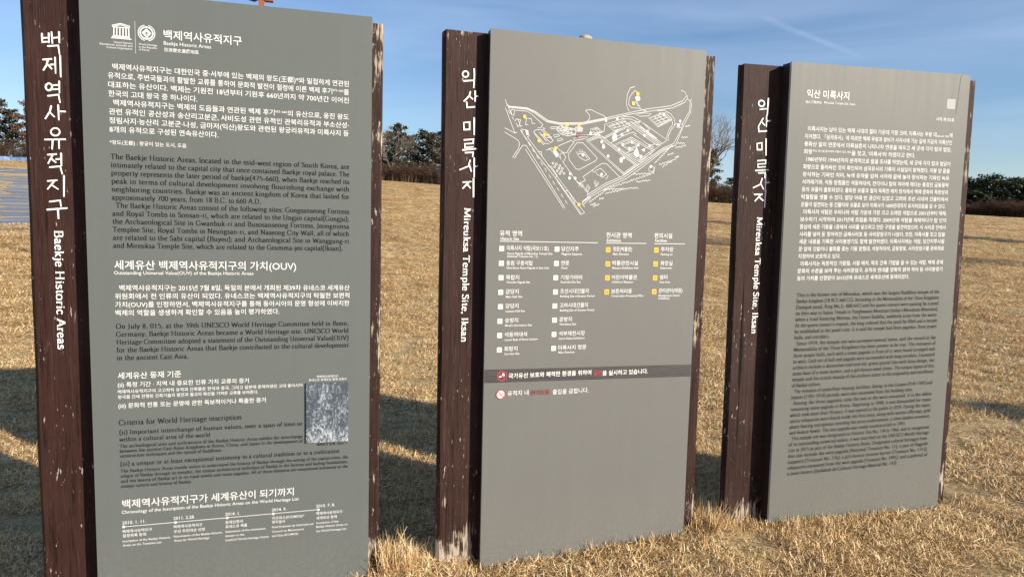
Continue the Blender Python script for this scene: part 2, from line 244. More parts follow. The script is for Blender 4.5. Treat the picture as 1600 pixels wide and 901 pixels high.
# measured layout of the print, in metres on each board
TEXT=[[0, 'title_lettering', 'b', 'W', 1.0, [[0.2663, 0.5291, -0.1465, '백제역사유적지구']]], [0, 'subtitle_lettering', 'm', 'W', 1.0, [[0.2662, 0.4234, -0.1688, 'Baekje Historic Areas']]], [0, 'subtitle_lettering', 'b', 'W', 1.0, [[0.2668, 0.3818, -0.1911, '百濟歷史遺蹟地區']]], [0, 'emblem_caption', 'm', 'W', 1.0, [[0.1056, 0.1648, -0.1767, 'United Nations'], [0.0612, 0.1646, -0.186, 'Educational, Scientific and'], [0.0821, 0.1643, -0.1958, 'Cultural Organization']]], [0, 'emblem_caption', 'm', 'W', 1.0, [[0.1848, 0.2447, -0.1765, 'World Heritage'], [0.1852, 0.2445, -0.186, 'in the Republic'], [0.185, 0.2189, -0.1952, 'of Korea']]], [0, 'korean_paragraph', 'b', 'W', 1.0, [[0.0987, 0.9131, -0.2667, '백제역사유적지구는 대한민국 중·서부에 있는 백제의 왕도(王都)*와 밀접하게 연관된'], [0.084, 0.9131, -0.2978, '유적으로, 주변국들과의 활발한 교류를 통하여 문화적 발전이 절정에 이른 백제 후기^475~660^를'], [0.084, 0.9131, -0.3289, '대표하는 유산이다. 백제는 기원전 18년부터 기원후 660년까지 약 700년간 이어진'], [0.084, 0.3744, -0.36, '한국의 고대 왕국 중 하나이다.'], [0.0987, 0.9131, -0.391, '백제역사유적지구는 백제의 도읍들과 연관된 백제 후기^475~660^의 유산으로, 웅진 왕도'], [0.084, 0.9131, -0.4221, '관련 유적인 공산성과 송산리고분군, 사비도성 관련 유적인 관북리유적과 부소산성·'], [0.084, 0.9131, -0.4532, '정림사지·능산리 고분군·나성, 금마저(익산)왕도와 관련된 왕궁리유적과 미륵사지 등'], [0.084, 0.4441, -0.4843, '8개의 유적으로 구성된 연속유산이다.']]], [0, 'footnote_lettering', 'b', 'W', 1.0, [[0.0835, 0.3347, -0.5269, '*왕도(王都) : 왕궁이 있는 도시, 도읍']]], [0, 'english_paragraph', 's', 'K', 1.0, [[0.0847, 0.9172, -0.5795, 'The Baekje Historic Areas, located in the mid-west region of South Korea, are'], [0.0847, 0.9172, -0.6083, 'intimately related to the capital city that once contained Baekje royal palace. The'], [0.0847, 0.9172, -0.637, 'property represents the later period of baekje(475-660), when Baekje reached its'], [0.0847, 0.9172, -0.6658, 'peak in terms of cultural development involving flourishing exchange with'], [0.0847, 0.9172, -0.6945, 'neighboring countries. Baekje was an ancient kingdom of Korea that lasted for'], [0.0847, 0.5917, -0.7233, 'approximately 700 years, from 18 B.C. to 660 A.D.'], [0.097, 0.9172, -0.752, 'The Baekje Historic Areas consist of the following sites: Gongsanseong Fortress'], [0.0847, 0.9172, -0.7808, 'and Royal Tombs in Sonsan-ri, which are related to the Ungjin capital(Gongju);'], [0.0847, 0.9172, -0.8095, 'the Archaeological Site in Gwanbuk-ri and Busosanseong Fortress, Jeongnimsa'], [0.0847, 0.9172, -0.8383, 'Templee Site, Royal Tombs in Neungsan-ri, and Naseong City Wall, all of which'], [0.0847, 0.9172, -0.867, 'are related to the Sabi capital (Buyeo); and Archaeological Site in Wanggung-ri'], [0.0847, 0.8928, -0.8958, 'and Mireuksa Temple Site, which are related to the Geumma-jeo capital(Iksan).']]], [0, 'heading_lettering', 'b', 'W', 1.0, [[0.0867, 0.7177, -0.9716, '세계유산 백제역사유적지구의 가치(OUV)']]], [0, 'subtitle_lettering', 'm', 'W', 1.0, [[0.0848, 0.5616, -0.9925, 'Outstanding Universal Value(OUV) of the Baekje Historic Areas']]], [0, 'korean_paragraph', 'b', 'W', 1.0, [[0.101, 0.9189, -1.0502, '백제역사유적지구는 2015년 7월 8일, 독일의 본에서 개최된 제39차 유네스코 세계유산'], [0.0857, 0.9189, -1.0807, '위원회에서 전 인류의 유산이 되었다. 유네스코는 백제역사유적지구의 탁월한 보편적'], [0.0857, 0.9189, -1.1112, '가치(OUV)를 인정하면서, 백제역사유적지구를 통해 동아시아의 문명 형성에 이바지한'], [0.0857, 0.655, -1.1417, '백제의 역할을 생생하게 확인할 수 있음을 높이 평가하였다.']]], [0, 'english_paragraph', 's', 'K', 1.0, [[0.086, 0.9173, -1.191, 'On July 8, 015, at the 39th UNESCO World Heritage Committee held in Bonn,'], [0.086, 0.9173, -1.2201, 'Germany, Baekje Historic Areas became a World Heritage site. UNESCO World'], [0.086, 0.9173, -1.2492, 'Heritage Committee adopted a statement of the Outstanding Universal Value(OUV)'], [0.086, 0.9173, -1.2784, 'for the Baekje Historic Areas that Baekje contributed to the cultural development'], [0.086, 0.3295, -1.3075, 'in the ancient East Asia.']]], [0, 'heading_lettering', 'b', 'W', 1.0, [[0.0874, 0.302, -1.3763, '세계유산 등재 기준']]], [0, 'korean_paragraph', 'b', 'W', 1.0, [[0.0865, 0.5413, -1.408, '(ii) 특정 기간 · 지역 내 중요한 인류 가치 교류의 증거'], [0.0865, 0.6029, -1.4868, '(iii) 문화적 전통 또는 문명에 관한 독보적이거나 특출한 증거']]], [0, 'korean_paragraph', 'b', 'W', 1.0, [[0.0859, 0.7413, -1.4318, '백제역사유적지구의 고고학적 유적과 건축물은 한국과 중국, 그리고 일본에 존재하였던 고대 동아시아'], [0.086, 0.5752, -1.4518, '왕국들 간에 진행된 건축기술의 발전과 불교의 확산을 가져온 교류를 보여준다.']]], [0, 'heading_lettering', 's', 'K', 1.0, [[0.0862, 0.5152, -1.5519, 'Criteria for World Heritage inscription']]], [0, 'english_paragraph', 's', 'K', 1.0, [[0.0872, 0.741, -1.5878, '(ii) Important interchange of human values, over a span of time or'], [0.0866, 0.4007, -1.614, 'within a cultural area of the world'], [0.0875, 0.8832, -1.7084, '(iii) a unique or at least exceptional testimony to a cultural tradition or to a civilization']]], [0, 'english_paragraph', 's', 'K', 1.0, [[0.0868, 0.7409, -1.6381, 'The archeological sites and architecture of the Baekje Historic Areas exhibit the interchange'], [0.0868, 0.7409, -1.6568, 'between the ancient East Asian kingdoms in Korea, China, and Japan in the development of'], [0.0868, 0.4429, -1.6754, 'construction techniques and the spread of Buddhism.']]], [0, 'english_paragraph', 's', 'K', 1.0, [[0.0875, 0.9166, -1.7333, 'The Baekje Historic Areas enable visitrs to understand the history of Baekje through the setting of the capital cities, the'], [0.0875, 0.9166, -1.7528, 'religin of Baekje through its temples, the unique architectural technique of Baekje in the fortress and builing foundations,'], [0.0875, 0.9166, -1.7723, 'and the beauty of Baekje art in its royal tombs and stone pagodas. All of these elements are exceptional testimony to the'], [0.0875, 0.3334, -1.7918, 'unique culture and history of Baekje.']]], [0, 'heading_lettering', 'b', 'W', 1.0, [[0.0903, 0.706, -1.8693, '백제역사유적지구가 세계유산이 되기까지']]], [0, 'subtitle_lettering', 'm', 'W', 1.0, [[0.0876, 0.7251, -1.8932, 'Chronology of the Inscription of the Baekje Historic Areas on the World Heritage List']]], [0, 'date_lettering', 'm', 'W', 1.0, [[0.0886, 0.1686, -1.9346, '2010. 1. 11.'], [0.2653, 0.3403, -1.933, '2011. 2.28.'], [0.4498, 0.5047, -1.9332, '2014. 1.'], [0.6224, 0.6776, -1.931, '2014. 9.'], [0.7922, 0.865, -1.9301, '2015. 7. 8.']]], [0, 'chronology_lettering', 'b', 'W', 1.0, [[0.0878, 0.1899, -1.9679, '백제역사유적지구'], [0.0887, 0.1688, -1.985, '잠정목록 등재'], [0.2647, 0.367, -1.9662, '백제역사유적지구'], [0.2651, 0.3753, -1.9851, '우선 추진대상 선정'], [0.4502, 0.514, -1.9658, '등재신청서'], [0.45, 0.5301, -1.9832, '유네스코 제출'], [0.6229, 0.7457, -1.9647, '이코모스(ICOMOS)*'], [0.6228, 0.6728, -1.9809, '현지실사'], [0.7922, 0.8952, -1.9608, '백제역사유적지구'], [0.7922, 0.873, -1.9796, '세계유산 등재']]], [0, 'chronology_lettering', 'm', 'W', 1.0, [[0.0882, 0.2527, -2.0046, 'Inscription of the Baekje Historic'], [0.0878, 0.2216, -2.0209, 'Areas on the Tentative List'], [0.2647, 0.438, -2.0034, 'Nomination of the Baekje Historic'], [0.2651, 0.3907, -2.0201, 'Areas for World Heritage'], [0.4497, 0.5986, -2.0024, 'Submissoin of the nomination'], [0.4495, 0.5194, -2.0195, 'dossier to the'], [0.4493, 0.6104, -2.0371, 'UneSCO World Heritage Centre'], [0.6227, 0.7805, -2.0004, 'Field Evaluatin by International'], [0.6226, 0.7441, -2.0187, 'Council on Monuments'], [0.6225, 0.7224, -2.0364, 'and Sites (ICOMOS)'], [0.7922, 0.8794, -1.9989, 'Inscription of the'], [0.7922, 0.9153, -2.0149, 'Baekje Historic Areas on'], [0.7922, 0.9106, -2.0333, 'the World Heritage List']]], [0, 'plaque_caption', 'b', 'W', 1.0, [[0.7942, 0.8765, -1.3986, '백제역사유적지구'], [0.7637, 0.908, -1.411, '유네스코 세계유산 등재 인증서']]], [0, 'plaque_caption', 'b', 'K', 1.0, [[0.7942, 0.9138, -1.6746, '세계유산 등재 : 2015. 7.']]], [1, 'heading_lettering', 'b', 'W', 1.0, [[0.056, 0.1537, -0.8353, '유적 영역'], [0.5414, 0.6639, -0.8353, '전시관 영역'], [0.7767, 0.8665, -0.8342, '편의시설']]], [1, 'heading_lettering', 'h', 'W', 1.0, [[0.0599, 0.1403, -0.8541, 'Historic Site'], [0.5459, 0.6137, -0.8549, 'Exhibition'], [0.7815, 0.8421, -0.8526, 'Facilities']]], [1, 'legend_lettering', 'b', 'W', 1.0, [[0.0882, 0.275, -0.8957, '미륵사지 석탑(국보11호)'], [0.0877, 0.2053, -0.9587, '동원 구층석탑'], [0.0871, 0.146, -1.0195, '목탑지'], [0.0871, 0.1455, -1.0797, '금당지'], [0.0872, 0.1464, -1.1412, '강당지'], [0.0873, 0.1458, -1.2026, '승방지'], [0.0866, 0.1876, -1.2638, '석등하대석'], [0.0867, 0.1462, -1.3251, '회랑지'], [0.3337, 0.4143, -0.8966, '당간지주'], [0.3336, 0.3719, -0.958, '연못'], [0.3341, 0.4341, -1.0198, '기왓가마터'], [0.3339, 0.4673, -1.0797, '조선시대건물지'], [0.3337, 0.4659, -1.1412, '고려시대건물지'], [0.3328, 0.3927, -1.2028, '공방지'], [0.3333, 0.4563, -1.2654, '석부재전시장'], [0.3324, 0.4653, -1.3276, '미륵사지 정문'], [0.5761, 0.6696, -0.8951, '정문(박물관)'], [0.5756, 0.7008, -0.9567, '박물관전시실'], [0.5751, 0.6991, -1.0198, '어린이박물관'], [0.5754, 0.6771, -1.0819, '보존처리동'], [0.8126, 0.8759, -0.8945, '주차장'], [0.8133, 0.8743, -0.9568, '화장실'], [0.8124, 0.8513, -1.0196, '쉼터'], [0.8099, 0.9322, -1.0808, '관리센터(매점)']]], [1, 'legend_lettering', 'h', 'W', 1.0, [[0.0901, 0.2934, -0.9142, 'Stone Pagoda of Mireuksa Temple Site'], [0.0903, 0.2269, -0.9264, '(National Treasure No. 11)'], [0.0888, 0.2795, -0.9752, 'Nine-Story Stone Pagoda in East Unit'], [0.0895, 0.1948, -1.0359, 'Wooden Pagoda Site'], [0.0882, 0.162, -1.0978, 'Main Hall Site'], [0.0897, 0.1749, -1.1592, 'Lecture Hall Site'], [0.0884, 0.2084, -1.2205, "Monk's Dormitory Site"], [0.0884, 0.2365, -1.2818, 'Lower Base of Stone Lantern'], [0.0878, 0.1551, -1.3429, 'Corridor Site'], [0.335, 0.4303, -0.9145, 'Flagpole Supports'], [0.3356, 0.3631, -0.9749, 'Pond'], [0.3354, 0.4281, -1.0362, 'Roof-tile Kiln Site'], [0.3345, 0.4956, -1.0977, 'Building Site of Joseon Period'], [0.335, 0.4964, -1.1593, 'Building Site of Goryeo Period'], [0.3348, 0.4132, -1.2206, 'Workshop Site'], [0.3346, 0.4555, -1.2831, 'Stone Relics Exhibition'], [0.3344, 0.4101, -1.3442, 'Main Entrance'], [0.5769, 0.6543, -0.9131, 'Main Entrance'], [0.5771, 0.7032, -0.9745, 'Museum Exhibition Hall'], [0.5766, 0.6797, -1.0369, "Children's Museum"], [0.5768, 0.7345, -1.0987, 'Conservation Processing Office'], [0.8127, 0.8729, -0.9129, 'Parking lot'], [0.8141, 0.8712, -0.9741, 'Restrooms'], [0.8133, 0.8657, -1.0381, 'Rest Area'], [0.8108, 0.9203, -1.0993, 'Management Center'], [0.8098, 0.8663, -1.1116, '(Cafeteria)']]], [1, 'notice_lettering', 'b', 'W2', 1.0, [[0.1087, 0.4929, -1.4436, '국가유산 보호와 쾌적한 환경을 위하여'], [0.5474, 0.7726, -1.4496, '을 실시하고 있습니다.']]], [1, 'notice_lettering', 'b', 'R2', 1.0, [[0.5036, 0.5453, -1.448, '금연']]], [1, 'notice_lettering', 'b', 'W', 1.0, [[0.106, 0.2013, -1.5203, '유적지 내'], [0.3121, 0.483, -1.5237, '출입을 금합니다.']]], [1, 'notice_lettering', 'b', 'R', 1.0, [[0.2135, 0.2984, -1.5222, '반려동물']]], [2, 'title_lettering', 'b', 'W', 1.0, [[0.0857, 0.3126, -0.149, '익산 미륵사지']]], [2, 'subtitle_lettering', 'b', 'W', 1.0, [[0.0805, 0.1663, -0.176, '益山 彌勒寺址']]], [2, 'subtitle_lettering', 'm', 'W', 1.0, [[0.1793, 0.3477, -0.1742, 'Mireuksa Temple Site, Iksan']]], [2, 'number_lettering', 'b', 'W', 1.0, [[0.814, 0.9224, -0.2227, '사적 제150호']]], [2, 'korean_paragraph', 'b', 'W', 1.0, [[0.101, 0.9186, -0.2972, '미륵사지는 남아 있는 백제 시대의 절터 가운데 가장 크며, 미륵사는 무왕 대_(600~641 재위)_에'], [0.0859, 0.9186, -0.3311, '지어졌다. 「삼국유사」에 따르면 백제 무왕과 왕비가 사자사에 가는 길에 지금의 미륵산인'], [0.0859, 0.9186, -0.3651, '용화산 밑의 연못에서 미륵삼존이 나타나자 연못을 메우고 세 곳에 각각 탑과 법당,'], [0.0859, 0.7058, -0.399, '회랑^주요 공간을 둘러싸며 지붕이 있는 복도^을 짓고, ‘미륵사’라 하였다고 한다.'], [0.101, 0.9186, -0.433, '1980년부터 1994년까지 본격적으로 발굴 조사를 하였는데, 세 곳에 각각 탑과 법당이'], [0.0859, 0.9186, -0.4669, '회랑으로 둘러싸인 것이 확인되어 삼국유사의 기록이 사실임이 밝혀졌다. 지붕 양 끝을'], [0.0859, 0.9186, -0.5009, '장식하는 기와인 치미, 녹색 유약을 입혀 서까래 끝에 놓아 장식하는 기와인 녹유'], [0.0859, 0.9186, -0.5348, '서까래기와, 석등 받침돌인 석등하대석, 전각이나 탑의 처마에 매다는 풍경인 금동풍탁'], [0.0859, 0.9186, -0.5688, '등의 유물이 출토되었다. 출토된 유물과 절의 독특한 배치 방식에서 백제 문화의 독창성과'], [0.0859, 0.9186, -0.6027, '탁월함을 엿볼 수 있다. 법당 아래 빈 공간이 있었고 고려와 조선 시대의 건물터에서'], [0.0859, 0.908, -0.6367, '온돌이 발견되는 등 건물터와 유물로 보아 미륵사가 1600년대까지 유지되었음을 알 수 있다.'], [0.101, 0.9186, -0.6706, '미륵사지 석탑은 우리나라 석탑 가운데 가장 크고 오래된 석탑으로 2001년부터 해체,'], [0.0859, 0.9186, -0.7046, '보수하기 시작하여 2017년에 조립을 마쳤다. 2009년에 석탑을 해체하다가 탑 안의'], [0.0859, 0.9186, -0.7385, '중심에 세운 기둥을 1층에서 사리를 넣으려고 만든 구멍을 발견하였으며, 이 사리공 안에서'], [0.0859, 0.9186, -0.7725, '사리를 넣어 둔 항아리인 금제사리호 등 사리장엄구가 나왔다. 또한, 미륵사를 짓고 탑을'], [0.0859, 0.9186, -0.8064, '세운 내용을 기록한 사리봉영기도 함께 발견하였다. 미륵사지에는 석탑, 당간지주사찰'], [0.0859, 0.9186, -0.8404, '문 앞에 깃발이나 불화를 꽂는 기둥 받침대, 석등하대석, 금동향로, 사리장엄구를 문화재로'], [0.0859, 0.3169, -0.8744, '지정하여 보호하고 있다.'], [0.101, 0.9186, -0.9083, '미륵사지는 독창적인 가람절, 사찰 배치, 목조 건축 기법을 알 수 있는 석탑, 백제 공예'], [0.0859, 0.9186, -0.9423, '문화의 수준을 보여 주는 사리장엄구, 유적의 연대를 명확히 밝혀 적어 둔 사리봉영기'], [0.0859, 0.7211, -0.9762, '등의 가치를 인정받아 2015년에 유네스코 세계유산에 등재되었다.']]], [2, 'english_paragraph', 's', 'K', 1.0, [[0.089, 0.9117, -1.0529, 'This is the former site of Mireuksa, which was the largest Buddhist temple of the'], [0.089, 0.9117, -1.0814, 'Baekje kingdom (18 BCE-660 CE). According to the Memorabilia of the Three Kingdoms'], [0.089, 0.9117, -1.1099, '(Samguk yusa), King Mu (r. 600-641) and his queen consort were passing by a pond'], [0.089, 0.9117, -1.1384, "on their way to Sajasa Temple in Yonghwasan Mountain (today's Mireuksan Mountain),"], [0.089, 0.9117, -1.1668, 'when a triad featuring Mitreya, the Future Buddha, suddenly arose from the water.'], [0.089, 0.9117, -1.1953, "At the queen consort's request, the king ordered that the pond be filled and a temple"], [0.089, 0.9117, -1.2238, "be established at the pond's site. It is said the temple had three pagodas, three prayer"], [0.089, 0.2818, -1.2523, 'halls, and corridors.'], [0.1016, 0.9117, -1.2808, 'Since 1974, the temple site was surveyed several times, and the record in the'], [0.089, 0.9117, -1.3093, 'Memorabilia of the Three Kingdoms has been proven to be true. The remnants of'], [0.089, 0.9117, -1.3377, 'three prayer halls, each with a stone pagoda in front of it, were found arranged east'], [0.089, 0.9117, -1.3662, 'to west. Each set of hall and pagoda were surrounded with long corridors. Excavated'], [0.089, 0.9117, -1.3947, 'artifacts include a decorative roof-end tile, green-glazed tiles with lotus design, the'], [0.089, 0.9117, -1.4232, 'stone base of a stone lantern, and a gilt-bronze wind chime. The unique layout of this'], [0.089, 0.9117, -1.4517, 'temple and the artistic beauty of the artifacts attest to the originality and excellence'], [0.089, 0.251, -1.4802, 'of Baekje culture.'], [0.1016, 0.9117, -1.5087, 'The remains of underfloor heating facilities, dating to the Goryeo (918-1392) and'], [0.089, 0.7932, -1.5371, 'Joseon (1392-1910) periods, were also excavated from the building sites.'], [0.1016, 0.9117, -1.5656, 'Among the three pagodas, only the one in the west remained. It is the oldest'], [0.089, 0.9117, -1.5941, 'remaining stone pagoda in Korea. Beginning in 1998, it was dismantled for repair'], [0.089, 0.9117, -1.6226, 'which took more than 20 years. It was opened to the public in 2019. During the repair,'], [0.089, 0.9117, -1.6511, 'sarira reliquaries were found inside the first story, along with various offerings, gold'], [0.089, 0.9117, -1.6796, 'plates bearing inscriptions recording the sarira enshrinement, a silver diadem ornament,'], [0.089, 0.7638, -1.708, 'and bronze bowls. The east pagoda was newly reconstructed in 1993.'], [0.1016, 0.9117, -1.7365, 'This temple site was designated as Historic Site No. 150 in 1966, and in recognition'], [0.089, 0.9117, -1.765, 'of its outstanding universal values, it was inscribed on the UNESCO World Heritage'], [0.089, 0.9034, -1.7935, 'List in 2015 as part of the Baekje Historic Areas. Designated cultural heritages from'], [0.089, 0.9117, -1.822, 'this site include the west pagoda (National Treasure No. 11), a pair of flagpole'], [0.089, 0.9117, -1.8505, 'supports (Treasure No. 236), a gilt-bronze incense burner (Treasure No. 1753),'], [0.089, 0.9117, -1.8789, 'reliquaries excavated from the west pagoda (Treasure No. 1991), and a pedestal of'], [0.089, 0.729, -1.9074, 'a stone lantern (Jeollabuk-do Cultural Heritage Material No. 143).']]]]
CAL={0: [[[-0.1317, -0.1555], [-0.1317, -0.1869]], [[-0.1108, -0.1524], [-0.1112, -0.1851]], [[-0.1311, -0.1699], [-0.1113, -0.1669]], [[-0.1316, -0.1833], [-0.1118, -0.1808]], [[-0.1019, -0.1479], [-0.1003, -0.1865]], [[-0.0787, -0.145], [-0.0788, -0.1829]], [[-0.1003, -0.1671], [-0.0786, -0.1627]], [[-0.1145, -0.1958], [-0.0824, -0.191], [-0.0794, -0.2225]], [[-0.131, -0.2431], [-0.1031, -0.2386]], [[-0.1161, -0.2419], [-0.1207, -0.2609], [-0.1323, -0.2805]], [[-0.1186, -0.2574], [-0.1043, -0.2739]], [[-0.1088, -0.2588], [-0.0948, -0.2566]], [[-0.094, -0.2334], [-0.0938, -0.2885]], [[-0.0778, -0.2266], [-0.0782, -0.2994]], [[-0.1063, -0.3347], [-0.1075, -0.3401], [-0.1104, -0.3445], [-0.1145, -0.3472], [-0.1189, -0.3475], [-0.1228, -0.3454], [-0.1254, -0.3414], [-0.1263, -0.3362], [-0.1251, -0.3308], [-0.1222, -0.3264], [-0.1181, -0.3237], [-0.1137, -0.3234], [-0.1098, -0.3255], [-0.1071, -0.3295], [-0.1063, -0.3347]], [[-0.1061, -0.3292], [-0.0851, -0.3265]], [[-0.1066, -0.3436], [-0.0855, -0.341]], [[-0.0837, -0.3142], [-0.084, -0.3553]], [[-0.1203, -0.3667], [-0.0872, -0.36], [-0.0831, -0.3886]], [[-0.1115, -0.4016], [-0.1162, -0.4208], [-0.132, -0.4474]], [[-0.1163, -0.4231], [-0.1018, -0.4389]], [[-0.0894, -0.3968], [-0.0891, -0.4493]], [[-0.087, -0.4179], [-0.0659, -0.4176]], [[-0.0874, -0.4895], [-0.089, -0.4954], [-0.093, -0.5004], [-0.0988, -0.5033], [-0.105, -0.5036], [-0.1106, -0.5013], [-0.1143, -0.4969], [-0.1155, -0.4911], [-0.114, -0.4852], [-0.1099, -0.4803], [-0.1042, -0.4774], [-0.0979, -0.477], [-0.0923, -0.4793], [-0.0886, -0.4837], [-0.0874, -0.4895]], [[-0.1345, -0.519], [-0.069, -0.5144]], [[-0.1104, -0.5177], [-0.1136, -0.5527]], [[-0.0913, -0.5167], [-0.0913, -0.5494]], [[-0.1273, -0.5714], [-0.099, -0.5678]], [[-0.1111, -0.5695], [-0.1283, -0.603]], [[-0.1167, -0.5856], [-0.102, -0.5984]], [[-0.1016, -0.586], [-0.0874, -0.5842]], [[-0.0858, -0.5649], [-0.0862, -0.6102]], [[-0.1227, -0.6152], [-0.0903, -0.6103], [-0.0841, -0.6385]], [[-0.1304, -0.6641], [-0.1, -0.6596]], [[-0.1102, -0.6634], [-0.1334, -0.6938]], [[-0.1178, -0.6784], [-0.098, -0.6925]], [[-0.0792, -0.6439], [-0.0816, -0.7182]], [[-0.1268, -0.7368], [-0.0942, -0.7312], [-0.0919, -0.754]], [[-0.1358, -0.7656], [-0.0716, -0.758]], [[-0.1023, -0.7612], [-0.1014, -0.7979]]], 1: [[[-0.0789, -0.1793], [-0.08, -0.1846], [-0.0834, -0.189], [-0.0883, -0.1917], [-0.0939, -0.1921], [-0.0989, -0.1902], [-0.1025, -0.1863], [-0.1038, -0.1813], [-0.1026, -0.1761], [-0.0993, -0.1717], [-0.0943, -0.169], [-0.0888, -0.1685], [-0.0837, -0.1704], [-0.0802, -0.1743], [-0.0789, -0.1793]], [[-0.0976, -0.2082], [-0.0543, -0.2022]], [[-0.0552, -0.1573], [-0.0537, -0.1819], [-0.0557, -0.2326]], [[-0.0698, -0.2502], [-0.0734, -0.2661], [-0.0971, -0.2907]], [[-0.0714, -0.2687], [-0.0577, -0.2797]], [[-0.0496, -0.2459], [-0.0488, -0.2883]], [[-0.0492, -0.2662], [-0.0347, -0.2642]], [[-0.0845, -0.2926], [-0.0822, -0.3137], [-0.0484, -0.3086]], [[-0.0956, -0.3755], [-0.0932, -0.404], [-0.07, -0.4017], [-0.0705, -0.3721], [-0.0956, -0.3755]], [[-0.0514, -0.3542], [-0.0501, -0.4239]], [[-0.0915, -0.4457], [-0.0527, -0.4408], [-0.0543, -0.4577], [-0.0892, -0.4614], [-0.088, -0.4762], [-0.0521, -0.4716]], [[-0.0975, -0.4869], [-0.0373, -0.4783]], [[-0.0857, -0.4975], [-0.0536, -0.4941], [-0.0552, -0.5138]], [[-0.0657, -0.5284], [-0.0721, -0.5521], [-0.1106, -0.5687]], [[-0.0673, -0.5491], [-0.059, -0.5741]], [[-0.0483, -0.5182], [-0.0468, -0.5971]], [[-0.0476, -0.5529], [-0.032, -0.5494]], [[-0.0933, -0.6187], [-0.0582, -0.6145]], [[-0.068, -0.6158], [-0.0957, -0.6451]], [[-0.0746, -0.6283], [-0.0606, -0.6429]], [[-0.0496, -0.602], [-0.0482, -0.6794]]], 2: [[[-0.0853, -0.1779], [-0.0865, -0.1836], [-0.0906, -0.1884], [-0.0966, -0.1913], [-0.1035, -0.1916], [-0.1098, -0.1894], [-0.1143, -0.185], [-0.1162, -0.1794], [-0.115, -0.1736], [-0.111, -0.1688], [-0.1049, -0.166], [-0.0981, -0.1657], [-0.0917, -0.1679], [-0.0872, -0.1722], [-0.0853, -0.1779]], [[-0.107, -0.2053], [-0.067, -0.1994]], [[-0.0664, -0.1558], [-0.0684, -0.2299]], [[-0.0894, -0.2441], [-0.1135, -0.2848]], [[-0.0946, -0.2615], [-0.0767, -0.2754]], [[-0.0714, -0.2327], [-0.0701, -0.2817]], [[-0.0701, -0.2552], [-0.0484, -0.2529]], [[-0.1104, -0.2847], [-0.1078, -0.3032], [-0.0661, -0.2989]], [[-0.1142, -0.3566], [-0.1111, -0.3844], [-0.0878, -0.3837], [-0.0895, -0.353], [-0.1142, -0.3566]], [[-0.0687, -0.3349], [-0.0645, -0.4097]], [[-0.1069, -0.4337], [-0.0634, -0.4298], [-0.064, -0.4459], [-0.1045, -0.4484], [-0.1037, -0.4631], [-0.0617, -0.4593]], [[-0.1153, -0.4782], [-0.0468, -0.4724]], [[-0.0992, -0.4885], [-0.0633, -0.4863], [-0.065, -0.5119]], [[-0.079, -0.5136], [-0.087, -0.5394], [-0.1251, -0.5563]], [[-0.0839, -0.538], [-0.0685, -0.562]], [[-0.0596, -0.4956], [-0.0599, -0.5754]], [[-0.0607, -0.5321], [-0.0404, -0.529]], [[-0.1142, -0.5858], [-0.072, -0.5838]], [[-0.0813, -0.5853], [-0.1125, -0.6169]], [[-0.0884, -0.5989], [-0.0672, -0.6135]], [[-0.0573, -0.5645], [-0.0591, -0.6447]]]}
VE=[[-0.116, -0.8373, -0.119, -1.2728, 0.0275], [-0.0863, -0.7234, -0.0903, -1.2922, 0.0278], [-0.0956, -0.6879, -0.0966, -1.2319, 0.029]]
